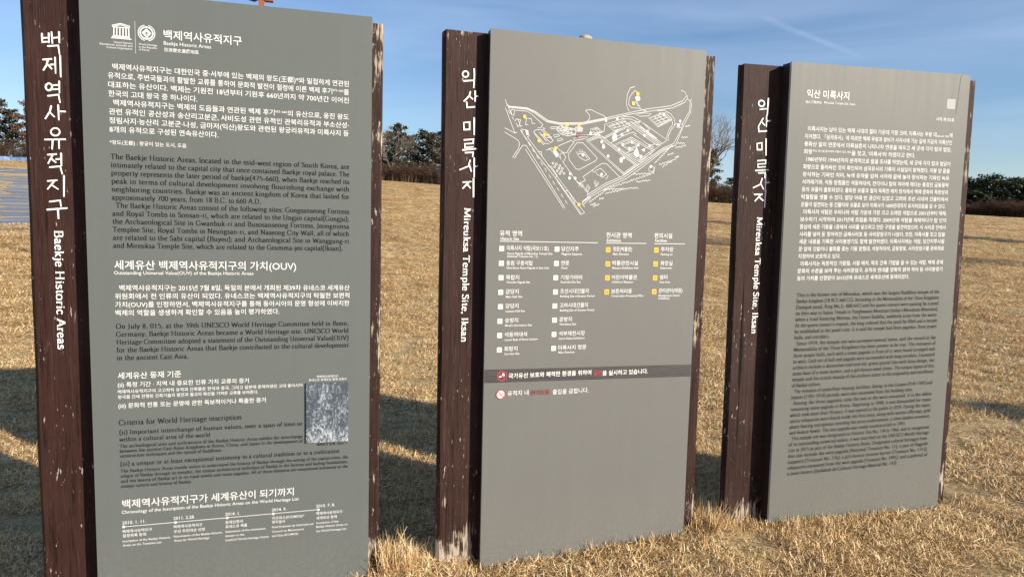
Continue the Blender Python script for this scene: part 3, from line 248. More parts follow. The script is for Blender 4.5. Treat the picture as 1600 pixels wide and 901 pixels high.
GEO={'plaque': [[0.7531, -1.4193], [0.9153, -1.4174], [0.9164, -1.6594], [0.7534, -1.6611]], 'tl': [[0.0931, -1.9442], [0.2721, -1.9437], [0.457, -1.9423], [0.6283, -1.9415], [0.8008, -1.9394]], 'dotline': [[0.1743, -0.0978], [0.1744, -0.2057]], 'temple': [[[0.1019, -0.1168], [0.1284, -0.1086], [0.158, -0.1154]], [[0.1019, -0.1168], [0.1034, -0.1216], [0.1283, -0.1129], [0.1562, -0.1205], [0.158, -0.1154]], [[0.1034, -0.1223], [0.1562, -0.1216]], [[0.1077, -0.1233], [0.1063, -0.1518]], [[0.1165, -0.1236], [0.1155, -0.151]], [[0.1264, -0.123], [0.1254, -0.1508]], [[0.1363, -0.1228], [0.1356, -0.1505]], [[0.1455, -0.1226], [0.1455, -0.1507]], [[0.1541, -0.1225], [0.1544, -0.151]], [[0.1026, -0.1521], [0.1564, -0.1522]], [[0.1002, -0.1559], [0.1586, -0.1559]], [[0.0975, -0.1597], [0.1629, -0.1602]]], 'emb': [[0.2112, -0.1336], [0.2381, -0.1336], [0.2314, -0.1335]], 'rules': [[[0.0566, -0.8592], [0.5029, -0.8603]], [[0.5424, -0.8612], [0.7375, -0.8602]], [[0.778, -0.8611], [0.9342, -0.8599]]], 'icA': [[0.0655, -0.8899], [0.0655, -0.9517], [0.0656, -1.0124], [0.0656, -1.074], [0.0657, -1.1352], [0.065, -1.1972], [0.065, -1.2582], [0.0651, -1.3201], [0.3134, -0.8901], [0.3125, -0.9514], [0.3115, -1.0129], [0.3121, -1.0746], [0.3111, -1.1358], [0.3116, -1.1974], [0.3114, -1.2598], [0.3111, -1.3211]], 'icB': [[0.5533, -0.8906], [0.5543, -0.9525], [0.5545, -1.014], [0.554, -1.0765], [0.7896, -0.8897], [0.7886, -0.9517], [0.7893, -1.0145], [0.7876, -1.0769]], 'band': [[0.0048, -1.4035], [0.989, -1.4181], [0.9921, -1.4749], [0.0041, -1.4604]], 'ban': [[0.0788, -1.4335], [0.0754, -1.5134], [0.1033, -1.4346]], 'qr': [[0.8723, -0.1183], [0.9222, -0.1173], [0.9218, -0.1642], [0.8717, -0.1635]], 'crack': [[0.9566, 0.0041], [0.9456, -0.0042], [0.9412, -0.0503], [0.9376, -0.1042], [0.9307, -0.1853]], 'map': [[[0.0666, -0.2782], [0.073, -0.297], [0.0856, -0.3037], [0.1635, -0.3055], [0.1991, -0.3178], [0.2553, -0.3507], [0.3091, -0.358], [0.4099, -0.3505], [0.5199, -0.3243], [0.6481, -0.2901], [0.7215, -0.2721], [0.8296, -0.2524], [0.8879, -0.227], [0.9056, -0.205], [0.8987, -0.1891], [0.8787, -0.1817]], [[0.0731, -0.3011], [0.0872, -0.3091], [0.1621, -0.3111], [0.194, -0.3237], [0.2479, -0.3568], [0.3093, -0.3643], [0.4102, -0.3583], [0.5122, -0.3335], [0.6403, -0.3001], [0.7303, -0.2818], [0.8385, -0.2607], [0.8968, -0.2338], [0.9114, -0.2164], [0.9088, -0.201]], [[0.0776, -0.3056], [0.1613, -0.3084], [0.1969, -0.3207], [0.2523, -0.3537], [0.3092, -0.3608], [0.41, -0.354], [0.52, -0.3279]], [[0.9114, -0.2164], [0.9258, -0.2288], [0.9319, -0.2143]], [[0.9258, -0.2288], [0.9245, -0.2692], [0.893, -0.3235], [0.8884, -0.3499], [0.8533, -0.4155], [0.8033, -0.4367], [0.691, -0.5112], [0.6069, -0.5695], [0.5309, -0.6018], [0.4462, -0.6531]], [[0.932, -0.2314], [0.9308, -0.2725], [0.8995, -0.3321], [0.8622, -0.4225], [0.8089, -0.4462], [0.6985, -0.5287], [0.6214, -0.5822], [0.5413, -0.6176], [0.457, -0.6652]], [[0.847, -0.427], [0.8053, -0.4419], [0.6955, -0.5184], [0.6137, -0.5751], [0.5352, -0.609], [0.4512, -0.6595]], [[0.6515, -0.1824], [0.629, -0.1906], [0.6171, -0.2167], [0.6138, -0.2532], [0.6178, -0.271], [0.6285, -0.2906]], [[0.6673, -0.2073], [0.6538, -0.1989], [0.6366, -0.2153], [0.6253, -0.2379], [0.6256, -0.2618], [0.6391, -0.2732], [0.6802, -0.2734]], [[0.6607, -0.2427], [0.6845, -0.2761], [0.7096, -0.2832]], [[0.6559, -0.2445], [0.6717, -0.2674]], [[0.4237, -0.2989], [0.4471, -0.2931], [0.4793, -0.3053], [0.5116, -0.3162], [0.5248, -0.3269]], [[0.4237, -0.2989], [0.4425, -0.3163], [0.4447, -0.3326], [0.4317, -0.3456]], [[0.7636, -0.2797], [0.7969, -0.2731], [0.8314, -0.2864], [0.8522, -0.3111], [0.855, -0.3332], [0.8367, -0.3581], [0.8244, -0.3834], [0.8254, -0.4035]], [[0.7724, -0.288], [0.8059, -0.2843], [0.8366, -0.3061], [0.8439, -0.3324], [0.8234, -0.3634], [0.8149, -0.3966]], [[0.6609, -0.3024], [0.6934, -0.2916], [0.735, -0.2926], [0.723, -0.3029], [0.6817, -0.3069], [0.6609, -0.3024]], [[0.6001, -0.3121], [0.6491, -0.3126], [0.6869, -0.3286], [0.7082, -0.342], [0.7341, -0.3626]], [[0.5923, -0.3198], [0.6413, -0.3226], [0.6831, -0.3361]], [[0.0674, -0.3111], [0.1111, -0.4103]], [[0.0664, -0.3927], [0.1127, -0.4116], [0.1214, -0.4062]], [[0.0668, -0.4093], [0.1267, -0.4394], [0.133, -0.4517], [0.1298, -0.4721], [0.1033, -0.5119]], [[0.1123, -0.5143], [0.138, -0.4724], [0.1467, -0.4594], [0.1616, -0.4586], [0.344, -0.7129]], [[0.1591, -0.4742], [0.3378, -0.716]], [[0.096, -0.3383], [0.0729, -0.2936]], [[0.0975, -0.3389], [0.0912, -0.3234], [0.0969, -0.3147], [0.1081, -0.3188], [0.1049, -0.3398], [0.0975, -0.3389]], [[0.1092, -0.3638], [0.1186, -0.3528], [0.135, -0.3567], [0.1283, -0.3835], [0.1193, -0.3827]], [[0.1239, -0.356], [0.1357, -0.3831], [0.1431, -0.3792]], [[0.1482, -0.3475], [0.1609, -0.3481], [0.1563, -0.3735], [0.1691, -0.3741]], [[0.1646, -0.3479], [0.1811, -0.3482], [0.1862, -0.3675], [0.1989, -0.3667]], [[0.1397, -0.3933], [0.166, -0.3967], [0.1741, -0.4193], [0.1667, -0.4246], [0.4355, -0.7317], [0.4159, -0.7396], [0.2932, -0.5839]], [[0.1397, -0.3933], [0.1454, -0.4104], [0.214, -0.4983], [0.3092, -0.6013], [0.4197, -0.7343]], [[0.2135, -0.4806], [0.2303, -0.4819], [0.233, -0.4974]], [[0.261, -0.5388], [0.2764, -0.5417], [0.3046, -0.5799], [0.2971, -0.5859]], [[0.3455, -0.6396], [0.3573, -0.6429], [0.3904, -0.6891], [0.3842, -0.6943]], [[0.1044, -0.3184], [0.1601, -0.3189], [0.1806, -0.328], [0.233, -0.3689], [0.2273, -0.3812], [0.2108, -0.3857]], [[0.1924, -0.4008], [0.2035, -0.3931], [0.245, -0.3872], [0.2334, -0.3808]], [[0.1924, -0.4008], [0.243, -0.4473], [0.262, -0.4463]], [[0.1964, -0.409], [0.2393, -0.4532]], [[0.2173, -0.4008], [0.2518, -0.4384]], [[0.2261, -0.3918], [0.2823, -0.4325], [0.2695, -0.4424], [0.2189, -0.4028]], [[0.2336, -0.3879], [0.2766, -0.4243]], [[0.2419, -0.4121], [0.2646, -0.4073]], [[0.2514, -0.4228], [0.2741, -0.4174]], [[0.2816, -0.4099], [0.3029, -0.4051], [0.3093, -0.4119], [0.288, -0.4187], [0.2816, -0.4099]], [[0.2975, -0.4267], [0.3188, -0.4206], [0.3253, -0.4274], [0.3039, -0.4342], [0.2975, -0.4267]], [[0.2653, -0.379], [0.2942, -0.3737], [0.31, -0.387], [0.3805, -0.4044], [0.4748, -0.3977], [0.5141, -0.381], [0.5167, -0.3462]], [[0.2701, -0.3858], [0.2906, -0.381], [0.3026, -0.3945]], [[0.3732, -0.4191], [0.412, -0.4098], [0.4435, -0.4095], [0.4124, -0.4205], [0.3774, -0.4274], [0.3732, -0.4191]], [[0.4502, -0.3753], [0.4816, -0.3663], [0.5062, -0.3829], [0.4748, -0.3955], [0.4522, -0.386], [0.4502, -0.3753]], [[0.4582, -0.3784], [0.4802, -0.3714], [0.4966, -0.3835], [0.473, -0.3906], [0.4582, -0.3784]], [[0.47, -0.3742], [0.4864, -0.3876]], [[0.2969, -0.4587], [0.3121, -0.4508], [0.3618, -0.4283], [0.3776, -0.4346], [0.3588, -0.4556], [0.3441, -0.4814], [0.3246, -0.4788], [0.2969, -0.4587]], [[0.3133, -0.4864], [0.3286, -0.4821], [0.3408, -0.4994], [0.3299, -0.5214], [0.3178, -0.5077], [0.3133, -0.4864]], [[0.2627, -0.4676], [0.2779, -0.4633], [0.2897, -0.4733], [0.387, -0.5911], [0.4442, -0.6436]], [[0.2514, -0.4738], [0.2681, -0.4687], [0.2838, -0.4822], [0.2983, -0.5014]], [[0.352, -0.4846], [0.3894, -0.4361], [0.4168, -0.4347], [0.4866, -0.4963], [0.479, -0.5075], [0.4051, -0.5484], [0.3893, -0.5462], [0.3567, -0.5095], [0.352, -0.4846]], [[0.3869, -0.4757], [0.4261, -0.4738], [0.4509, -0.5015], [0.4314, -0.5097], [0.4033, -0.4965], [0.3869, -0.4757]], [[0.3949, -0.4825], [0.4224, -0.4797], [0.4406, -0.5006]], [[0.4021, -0.462], [0.4063, -0.4712]], [[0.4139, -0.4636], [0.4158, -0.4729]], [[0.4259, -0.5751], [0.4414, -0.5658], [0.4801, -0.5366], [0.5114, -0.517], [0.5316, -0.5183], [0.5948, -0.5722]], [[0.4219, -0.5753], [0.4344, -0.593], [0.4033, -0.6086]], [[0.4767, -0.5513], [0.5043, -0.5392], [0.5334, -0.5636], [0.5138, -0.5775], [0.4892, -0.5653], [0.4767, -0.5513]], [[0.4647, -0.5518], [0.4746, -0.5586]], [[0.5417, -0.5691], [0.5303, -0.5857]], [[0.3952, -0.6017], [0.4442, -0.6415], [0.449, -0.6654], [0.4297, -0.6828], [0.4221, -0.6918], [0.4346, -0.7061]], [[0.407, -0.6012], [0.4522, -0.6434]], [[0.4219, -0.6845], [0.4529, -0.6616], [0.4611, -0.6687], [0.4379, -0.6877], [0.4264, -0.699]], [[0.4336, -0.6805], [0.457, -0.6652]], [[0.4363, -0.4286], [0.4909, -0.4018], [0.6747, -0.5171], [0.6148, -0.5618], [0.4363, -0.4286]], [[0.4442, -0.4282], [0.4912, -0.4076], [0.6648, -0.5176], [0.6145, -0.5544], [0.4442, -0.4282]], [[0.4307, -0.4246], [0.4868, -0.397], [0.5233, -0.4095]], [[0.4868, -0.3985], [0.5444, -0.4352], [0.6831, -0.5205]], [[0.4907, -0.3953], [0.5566, -0.4353], [0.6887, -0.515]], [[0.495, -0.4038], [0.5485, -0.4372]], [[0.5567, -0.4382], [0.6447, -0.3985], [0.7592, -0.4501], [0.6908, -0.5053], [0.5567, -0.4382]], [[0.5688, -0.4376], [0.645, -0.4058], [0.7467, -0.4522], [0.6861, -0.4944], [0.5688, -0.4376]], [[0.5972, -0.4362], [0.6453, -0.4131], [0.6833, -0.4317], [0.6349, -0.4563], [0.5972, -0.4362]], [[0.6053, -0.4357], [0.6456, -0.419], [0.6725, -0.4323], [0.6346, -0.4489], [0.6053, -0.4357]], [[0.519, -0.4039], [0.5703, -0.3756], [0.6182, -0.3546], [0.6432, -0.3641], [0.5952, -0.3888], [0.5634, -0.4051]], [[0.5232, -0.408], [0.5745, -0.3805], [0.6144, -0.3622]], [[0.5482, -0.4278], [0.6036, -0.3956], [0.6519, -0.3761], [0.6687, -0.3847]], [[0.6175, -0.3401], [0.7707, -0.4272], [0.7956, -0.4185], [0.6581, -0.3303]], [[0.6255, -0.336], [0.779, -0.4231]], [[0.6335, -0.3318], [0.7855, -0.419]], [[0.6417, -0.3313], [0.7912, -0.415]], [[0.6583, -0.3362], [0.6869, -0.3286], [0.8202, -0.4023], [0.7956, -0.4185]], [[0.6837, -0.3508], [0.7348, -0.3773], [0.7693, -0.3976]], [[0.6607, -0.3888], [0.7202, -0.4224], [0.7543, -0.4355], [0.7422, -0.445]], [[0.6523, -0.3856], [0.7159, -0.419]], [[0.6966, -0.361], [0.7097, -0.375], [0.7524, -0.3948]], [[0.6231, -0.4679], [0.6552, -0.4516], [0.6942, -0.4903]], [[0.6317, -0.4785], [0.672, -0.4581]], [[0.6926, -0.4534], [0.7579, -0.4219], [0.7876, -0.4264], [0.7387, -0.4585]], [[0.6823, -0.502], [0.7432, -0.4658], [0.7303, -0.459]], [[0.5209, -0.3495], [0.6005, -0.3229], [0.6384, -0.3498], [0.5582, -0.3763], [0.5209, -0.3495]], [[0.537, -0.3522], [0.6009, -0.3316], [0.6219, -0.3471], [0.5577, -0.3655], [0.537, -0.3522]], [[0.5489, -0.3479], [0.5698, -0.3633]], [[0.5689, -0.3416], [0.5897, -0.3563]], [[0.5888, -0.3346], [0.6082, -0.3509]], [[0.5333, -0.3596], [0.6172, -0.3328]], [[0.7234, -0.3117], [0.7891, -0.2854], [0.837, -0.3135], [0.7711, -0.3478], [0.7234, -0.3117]], [[0.7318, -0.3126], [0.7877, -0.2914], [0.8285, -0.314], [0.7733, -0.3418], [0.7318, -0.3126]], [[0.7445, -0.3177], [0.8063, -0.2932]], [[0.7558, -0.3266], [0.8169, -0.3021]], [[0.7663, -0.3348], [0.8284, -0.3111]], [[0.7522, -0.304], [0.7914, -0.3333]], [[0.7687, -0.2978], [0.8095, -0.3233]], [[0.8508, -0.3335], [0.8675, -0.3265], [0.8933, -0.3294], [0.8897, -0.3424], [0.8667, -0.3437], [0.8596, -0.3389]], [[0.734, -0.5369], [0.7375, -0.5218], [0.7516, -0.519], [0.763, -0.5282], [0.7553, -0.5435], [0.7384, -0.5419], [0.734, -0.5369]], [[0.5232, -0.6324], [0.5301, -0.6261], [0.5378, -0.6298], [0.5424, -0.6258], [0.5501, -0.6293], [0.5591, -0.6235], [0.5656, -0.6289], [0.5714, -0.6215], [0.5785, -0.629], [0.5847, -0.6222], [0.5921, -0.6255], [0.599, -0.6206], [0.6045, -0.6244], [0.613, -0.6192], [0.6196, -0.6258], [0.6262, -0.6194], [0.6322, -0.6245], [0.639, -0.6184], [0.6475, -0.6213], [0.6516, -0.6152], [0.6615, -0.6212], [0.667, -0.6143], [0.6738, -0.62], [0.6799, -0.6141], [0.6879, -0.6204]], [[0.5294, -0.6495], [0.5367, -0.6422], [0.5433, -0.6441], [0.5508, -0.6389], [0.5582, -0.6421], [0.5643, -0.6336], [0.5721, -0.6389], [0.5771, -0.63], [0.5864, -0.637], [0.5907, -0.629], [0.599, -0.6314], [0.6056, -0.6257], [0.6147, -0.6278]], [[0.6743, -0.5923], [0.6814, -0.5862], [0.6894, -0.593], [0.6949, -0.5862], [0.7014, -0.5884], [0.7092, -0.5812], [0.7152, -0.5874], [0.7233, -0.5796], [0.7289, -0.5867], [0.7366, -0.58], [0.7459, -0.5831]], [[0.66, -0.5608], [0.6686, -0.5544], [0.6768, -0.5598], [0.6861, -0.5528], [0.693, -0.5588], [0.7003, -0.551], [0.7114, -0.5569], [0.7179, -0.5488], [0.7262, -0.5559], [0.7329, -0.5494], [0.7436, -0.553], [0.7517, -0.5476], [0.7605, -0.5526]], [[0.7842, -0.5153], [0.7881, -0.5052], [0.7974, -0.5117], [0.8023, -0.5021], [0.8104, -0.5054], [0.816, -0.4973], [0.8231, -0.5019], [0.8292, -0.4931], [0.8378, -0.4958], [0.8436, -0.4898], [0.8497, -0.4921]], [[0.8019, -0.5243], [0.8098, -0.5124], [0.8221, -0.5108], [0.8309, -0.499], [0.8433, -0.4987], [0.8534, -0.4853], [0.8624, -0.4862], [0.8743, -0.4729], [0.8827, -0.4715]], [[0.8237, -0.4684], [0.8297, -0.463], [0.8332, -0.466], [0.8404, -0.4596], [0.846, -0.4634], [0.8487, -0.4559], [0.8566, -0.4604]], [[0.8641, -0.4357], [0.8703, -0.4279], [0.8787, -0.4313], [0.8817, -0.4261], [0.8914, -0.4304], [0.8959, -0.4226], [0.9042, -0.4246], [0.9097, -0.4187], [0.9161, -0.4221]], [[0.8714, -0.4163], [0.8766, -0.409], [0.8838, -0.415], [0.8899, -0.4077], [0.8964, -0.4151], [0.9019, -0.4091], [0.9078, -0.4136]], [[0.8906, -0.3902], [0.8957, -0.3823], [0.9028, -0.3882], [0.9066, -0.3828], [0.9125, -0.3863], [0.9161, -0.3813], [0.9222, -0.3864]], [[0.9062, -0.339], [0.9109, -0.334], [0.9142, -0.3391], [0.9208, -0.3321], [0.9249, -0.3348], [0.9283, -0.3306], [0.9308, -0.334]], [[0.8617, -0.4789], [0.8672, -0.4712], [0.874, -0.4741], [0.8765, -0.4671], [0.8823, -0.4713]], [[0.503, -0.6744], [0.5039, -0.6668], [0.5088, -0.6714], [0.5128, -0.6657], [0.5177, -0.67], [0.5202, -0.6633], [0.5243, -0.6692]], [[0.463, -0.6999], [0.4646, -0.6921], [0.4698, -0.6979], [0.4748, -0.69], [0.4791, -0.6952], [0.4816, -0.6873], [0.4861, -0.6928]], [[0.4743, -0.7063], [0.4788, -0.6974], [0.4839, -0.7029], [0.4868, -0.6945], [0.4928, -0.7], [0.4988, -0.6909], [0.5036, -0.6963]], [[0.759, -0.5492], [0.7591, -0.5405], [0.7621, -0.5429], [0.7631, -0.5325], [0.7641, -0.5343], [0.7625, -0.5248], [0.7633, -0.5256], [0.7665, -0.5155], [0.7653, -0.518]], [[0.7632, -0.5071], [0.7649, -0.4987], [0.7702, -0.5], [0.7765, -0.4894], [0.7824, -0.49], [0.7862, -0.4779], [0.7911, -0.4807], [0.7953, -0.4689], [0.8006, -0.4728], [0.8026, -0.4605], [0.8094, -0.4633], [0.8126, -0.4509], [0.8177, -0.4535], [0.8238, -0.4422], [0.8275, -0.4437], [0.8319, -0.4332], [0.8361, -0.4348], [0.8435, -0.4238], [0.8478, -0.4245]], [[0.4545, -0.6902], [0.4594, -0.68], [0.4643, -0.6826], [0.4705, -0.6717], [0.4734, -0.6758], [0.481, -0.6655], [0.485, -0.6684], [0.4891, -0.6576], [0.4946, -0.6608], [0.4999, -0.6502], [0.5067, -0.6545], [0.5104, -0.6443], [0.5163, -0.647], [0.5218, -0.6357], [0.526, -0.6373], [0.5319, -0.6288], [0.5364, -0.631], [0.542, -0.6226], [0.5469, -0.6255]], [[0.548, -0.6243], [0.5546, -0.6168], [0.5628, -0.6195], [0.5684, -0.6118], [0.5767, -0.6143], [0.583, -0.6077], [0.5892, -0.6091], [0.5952, -0.6023], [0.6038, -0.6066], [0.611, -0.5961], [0.616, -0.5998], [0.6227, -0.5928], [0.6322, -0.5969], [0.6369, -0.5886], [0.6443, -0.5908], [0.6523, -0.5814], [0.6575, -0.5873], [0.6649, -0.5775], [0.6731, -0.582], [0.6779, -0.5727], [0.6867, -0.5766], [0.6927, -0.5686], [0.7024, -0.5715], [0.7078, -0.5624], [0.7143, -0.5676], [0.7206, -0.5599], [0.7305, -0.561], [0.7374, -0.5534], [0.7443, -0.5582]], [[0.3167, -0.375], [0.328, -0.3714], [0.3374, -0.3788], [0.3497, -0.3745], [0.359, -0.3805], [0.3691, -0.3772], [0.3805, -0.3856]], [[0.0787, -0.3207], [0.0883, -0.3338]], [[0.0969, -0.3456], [0.1066, -0.3587]], [[0.1153, -0.3706], [0.125, -0.3838]], [[0.1338, -0.3957], [0.1435, -0.409]], [[0.1524, -0.421], [0.1622, -0.4343]], [[0.1711, -0.4464], [0.1809, -0.4598]], [[0.1898, -0.4719], [0.1997, -0.4854]], [[0.2087, -0.4976], [0.2187, -0.5111]], [[0.2277, -0.5234], [0.2377, -0.537]], [[0.2468, -0.5494], [0.2568, -0.563]], [[0.266, -0.5754], [0.2761, -0.5892]], [[0.2852, -0.6017], [0.2954, -0.6155]], [[0.3046, -0.628], [0.3149, -0.6419]], [[0.3241, -0.6546], [0.3344, -0.6685]], [[0.3437, -0.6812], [0.3541, -0.6953]], [[0.2883, -0.5269], [0.2861, -0.5307], [0.2815, -0.5309], [0.2791, -0.5273], [0.2813, -0.5235], [0.2859, -0.5233], [0.2883, -0.5269]], [[0.3038, -0.5298], [0.3016, -0.5336], [0.297, -0.5338], [0.2946, -0.5302], [0.2968, -0.5264], [0.3014, -0.5262], [0.3038, -0.5298]], [[0.3195, -0.5362], [0.3173, -0.5401], [0.3127, -0.5403], [0.3102, -0.5366], [0.3124, -0.5328], [0.3171, -0.5326], [0.3195, -0.5362]], [[0.2964, -0.5408], [0.2943, -0.5446], [0.2896, -0.5448], [0.2872, -0.5412], [0.2894, -0.5374], [0.294, -0.5372], [0.2964, -0.5408]], [[0.316, -0.5471], [0.3138, -0.551], [0.3091, -0.5512], [0.3067, -0.5475], [0.3089, -0.5437], [0.3135, -0.5435], [0.316, -0.5471]], [[0.3315, -0.5465], [0.3293, -0.5503], [0.3246, -0.5505], [0.3222, -0.5469], [0.3244, -0.5431], [0.329, -0.5429], [0.3315, -0.5465]], [[0.3086, -0.5582], [0.3064, -0.562], [0.3018, -0.5622], [0.2993, -0.5586], [0.3015, -0.5548], [0.3062, -0.5546], [0.3086, -0.5582]], [[0.328, -0.5588], [0.3258, -0.5627], [0.3211, -0.5629], [0.3187, -0.5592], [0.3209, -0.5554], [0.3256, -0.5552], [0.328, -0.5588]], [[0.3206, -0.5685], [0.3183, -0.5723], [0.3137, -0.5725], [0.3113, -0.5689], [0.3135, -0.565], [0.3181, -0.5648], [0.3206, -0.5685]], [[0.34, -0.5677], [0.3378, -0.5715], [0.3331, -0.5717], [0.3306, -0.5681], [0.3328, -0.5642], [0.3375, -0.5641], [0.34, -0.5677]], [[0.4046, -0.6224], [0.4071, -0.6034], [0.4101, -0.6208], [0.4127, -0.6047]], [[0.4166, -0.6256], [0.4191, -0.6066], [0.4221, -0.624], [0.4247, -0.6079]], [[0.4405, -0.6284], [0.443, -0.6094], [0.446, -0.6268], [0.4486, -0.6106]], [[0.4487, -0.6355], [0.4512, -0.6164], [0.4542, -0.6338], [0.4568, -0.6177]], [[0.4757, -0.6089], [0.4782, -0.5899], [0.4812, -0.6073], [0.4838, -0.5911]], [[0.488, -0.6158], [0.4904, -0.5967], [0.4935, -0.6142], [0.4961, -0.598]], [[0.4801, -0.6212], [0.4826, -0.6021], [0.4857, -0.6196], [0.4883, -0.6034]]], 'blob': [[[0.2982, -0.377], [0.3172, -0.3688], [0.3405, -0.3746], [0.3796, -0.3794], [0.3842, -0.4006], [0.3495, -0.4096], [0.3183, -0.4043], [0.2986, -0.3912]], [[0.3793, -0.3723], [0.3987, -0.3662], [0.4146, -0.3738], [0.4112, -0.3869], [0.3877, -0.3882]], [[0.5587, -0.3886], [0.5664, -0.3795], [0.5752, -0.3972], [0.5736, -0.4169], [0.56, -0.4199], [0.5515, -0.4094]], [[0.6636, -0.4548], [0.6712, -0.4382], [0.6821, -0.4613], [0.6878, -0.4758], [0.6732, -0.4839], [0.6579, -0.4736]], [[0.5083, -0.4371], [0.5146, -0.4332], [0.5224, -0.4473], [0.5155, -0.4563], [0.5073, -0.4517]], [[0.5915, -0.4951], [0.5993, -0.4859], [0.608, -0.498], [0.6044, -0.5106], [0.5938, -0.5096]], [[0.2819, -0.4702], [0.2958, -0.473], [0.3095, -0.4902], [0.3021, -0.5013], [0.2886, -0.4876]], [[0.157, -0.3972], [0.1698, -0.3986], [0.1724, -0.4124], [0.1628, -0.4179]], [[0.6535, -0.2272], [0.6737, -0.2214], [0.6809, -0.234], [0.6723, -0.2433], [0.6607, -0.2412]]], 'dots': [[0.5203, -0.3344], [0.573, -0.3239], [0.572, -0.377], [0.6254, -0.371], [0.5977, -0.3901], [0.7979, -0.2937], [0.8789, -0.3161], [0.7211, -0.3692], [0.707, -0.3884], [0.5039, -0.4265], [0.5368, -0.4852], [0.6109, -0.489], [0.6036, -0.4329], [0.6489, -0.421], [0.6783, -0.4312], [0.6369, -0.4473], [0.5866, -0.455], [0.7349, -0.4313], [0.7058, -0.4513], [0.6945, -0.4785], [0.4187, -0.4864], [0.5085, -0.5646], [0.3626, -0.5675], [0.3601, -0.5864], [0.386, -0.5861], [0.4509, -0.3933], [0.7441, -0.5208], [0.8723, -0.3359]], 'ydots': [[0.1518, -0.3417], [0.3403, -0.366], [0.3954, -0.3606], [0.2419, -0.4114], [0.2183, -0.4366], [0.2925, -0.4639], [0.4072, -0.6973]], 'ysq': [[0.666, -0.2132], [0.6473, -0.2545]], 'pin': [[0.3921, -0.4023], [0.3925, -0.4123], [0.4001, -0.4076], [0.4331, -0.4057]]}
# ------------------------------------------------------------------ lettering
CUR = {}
def prefetch(keys, res=2):
    obs = []
    for t, offs in keys:
        c = bpy.data.curves.new('t', 'FONT'); c.body = t; c.size = 1; c.resolution_u = res; c.offset = offs; c.fill_mode = 'FRONT'
        o = bpy.data.objects.new('t', c); COL.objects.link(o); obs.append(o)
    dg = bpy.context.evaluated_depsgraph_get()
    for (t, offs), o in zip(keys, obs):
        me = bpy.data.meshes.new_from_object(o.evaluated_get(dg)); n = len(me.vertices); co = np.empty(n*3); me.vertices.foreach_get('co', co)
        CUR[t, offs] = (co.reshape(-1, 3)[:, :2].copy(), [tuple(p.vertices) for p in me.polygons]); bpy.data.meshes.remove(me)
    for o in obs:
        c = o.data; bpy.data.objects.remove(o); bpy.data.curves.remove(c)
def fresh(t, offs, res=2):
    key = (t, offs)
    if key in CUR: return CUR[key]
    c = bpy.data.curves.new('t', 'FONT'); c.body = t; c.size = 1; c.resolution_u = res; c.offset = offs; c.fill_mode = 'FRONT'
    o = bpy.data.objects.new('t', c); COL.objects.link(o)
    dg = bpy.context.evaluated_depsgraph_get(); me = bpy.data.meshes.new_from_object(o.evaluated_get(dg))
    n = len(me.vertices); co = np.empty(n*3); me.vertices.foreach_get('co', co); co = co.reshape(-1, 3)[:, :2].copy()
    fs = [tuple(p.vertices) for p in me.polygons]
    bpy.data.objects.remove(o); bpy.data.curves.remove(c); bpy.data.meshes.remove(me)
    CUR[key] = (co, fs); return CUR[key]
OFF = {'b': .011, 'm': .008, 'h': .016, 'r': 0}
def segments(t):
    segs = []; cur = ''; mode = 0; tok = {'^': 1, '_': 2}
    for ch in t:
        if ch in tok and ('^' in t or '_' in t):
            if cur: segs.append((cur, mode)); cur = ''
            mode = 0 if mode == tok[ch] else tok[ch]
        else: cur += ch
    if cur: segs.append((cur, mode))
    return segs
def sans(t, st):
    V = []; F = []; x = 0; nb = 0
    for s_, md in segments(t):
        co, fs = fresh(s_, OFF[st]); sc = 1 if md == 0 else .5; dy = (0, .36, -.06)[md]
        V.append(co*sc+np.array([x, dy])); F += [tuple(i+nb for i in f) for f in fs]; nb += len(co)
        x += (co[:, 0].max()+.06)*sc
        if s_.endswith(' '): x += .2
    V = np.vstack(V); V[:, 0] -= V[:, 0].min(); return V, F, V[:, 0].max()
prefetch(sorted({(s_, OFF[b_[2]]) for b_ in TEXT if b_[2] != 's' for l_ in b_[5] for s_, md in segments(l_[3])} | {('현위치', 0)} | {(str(i), OFF['m']) for i in range(1, 25)}))
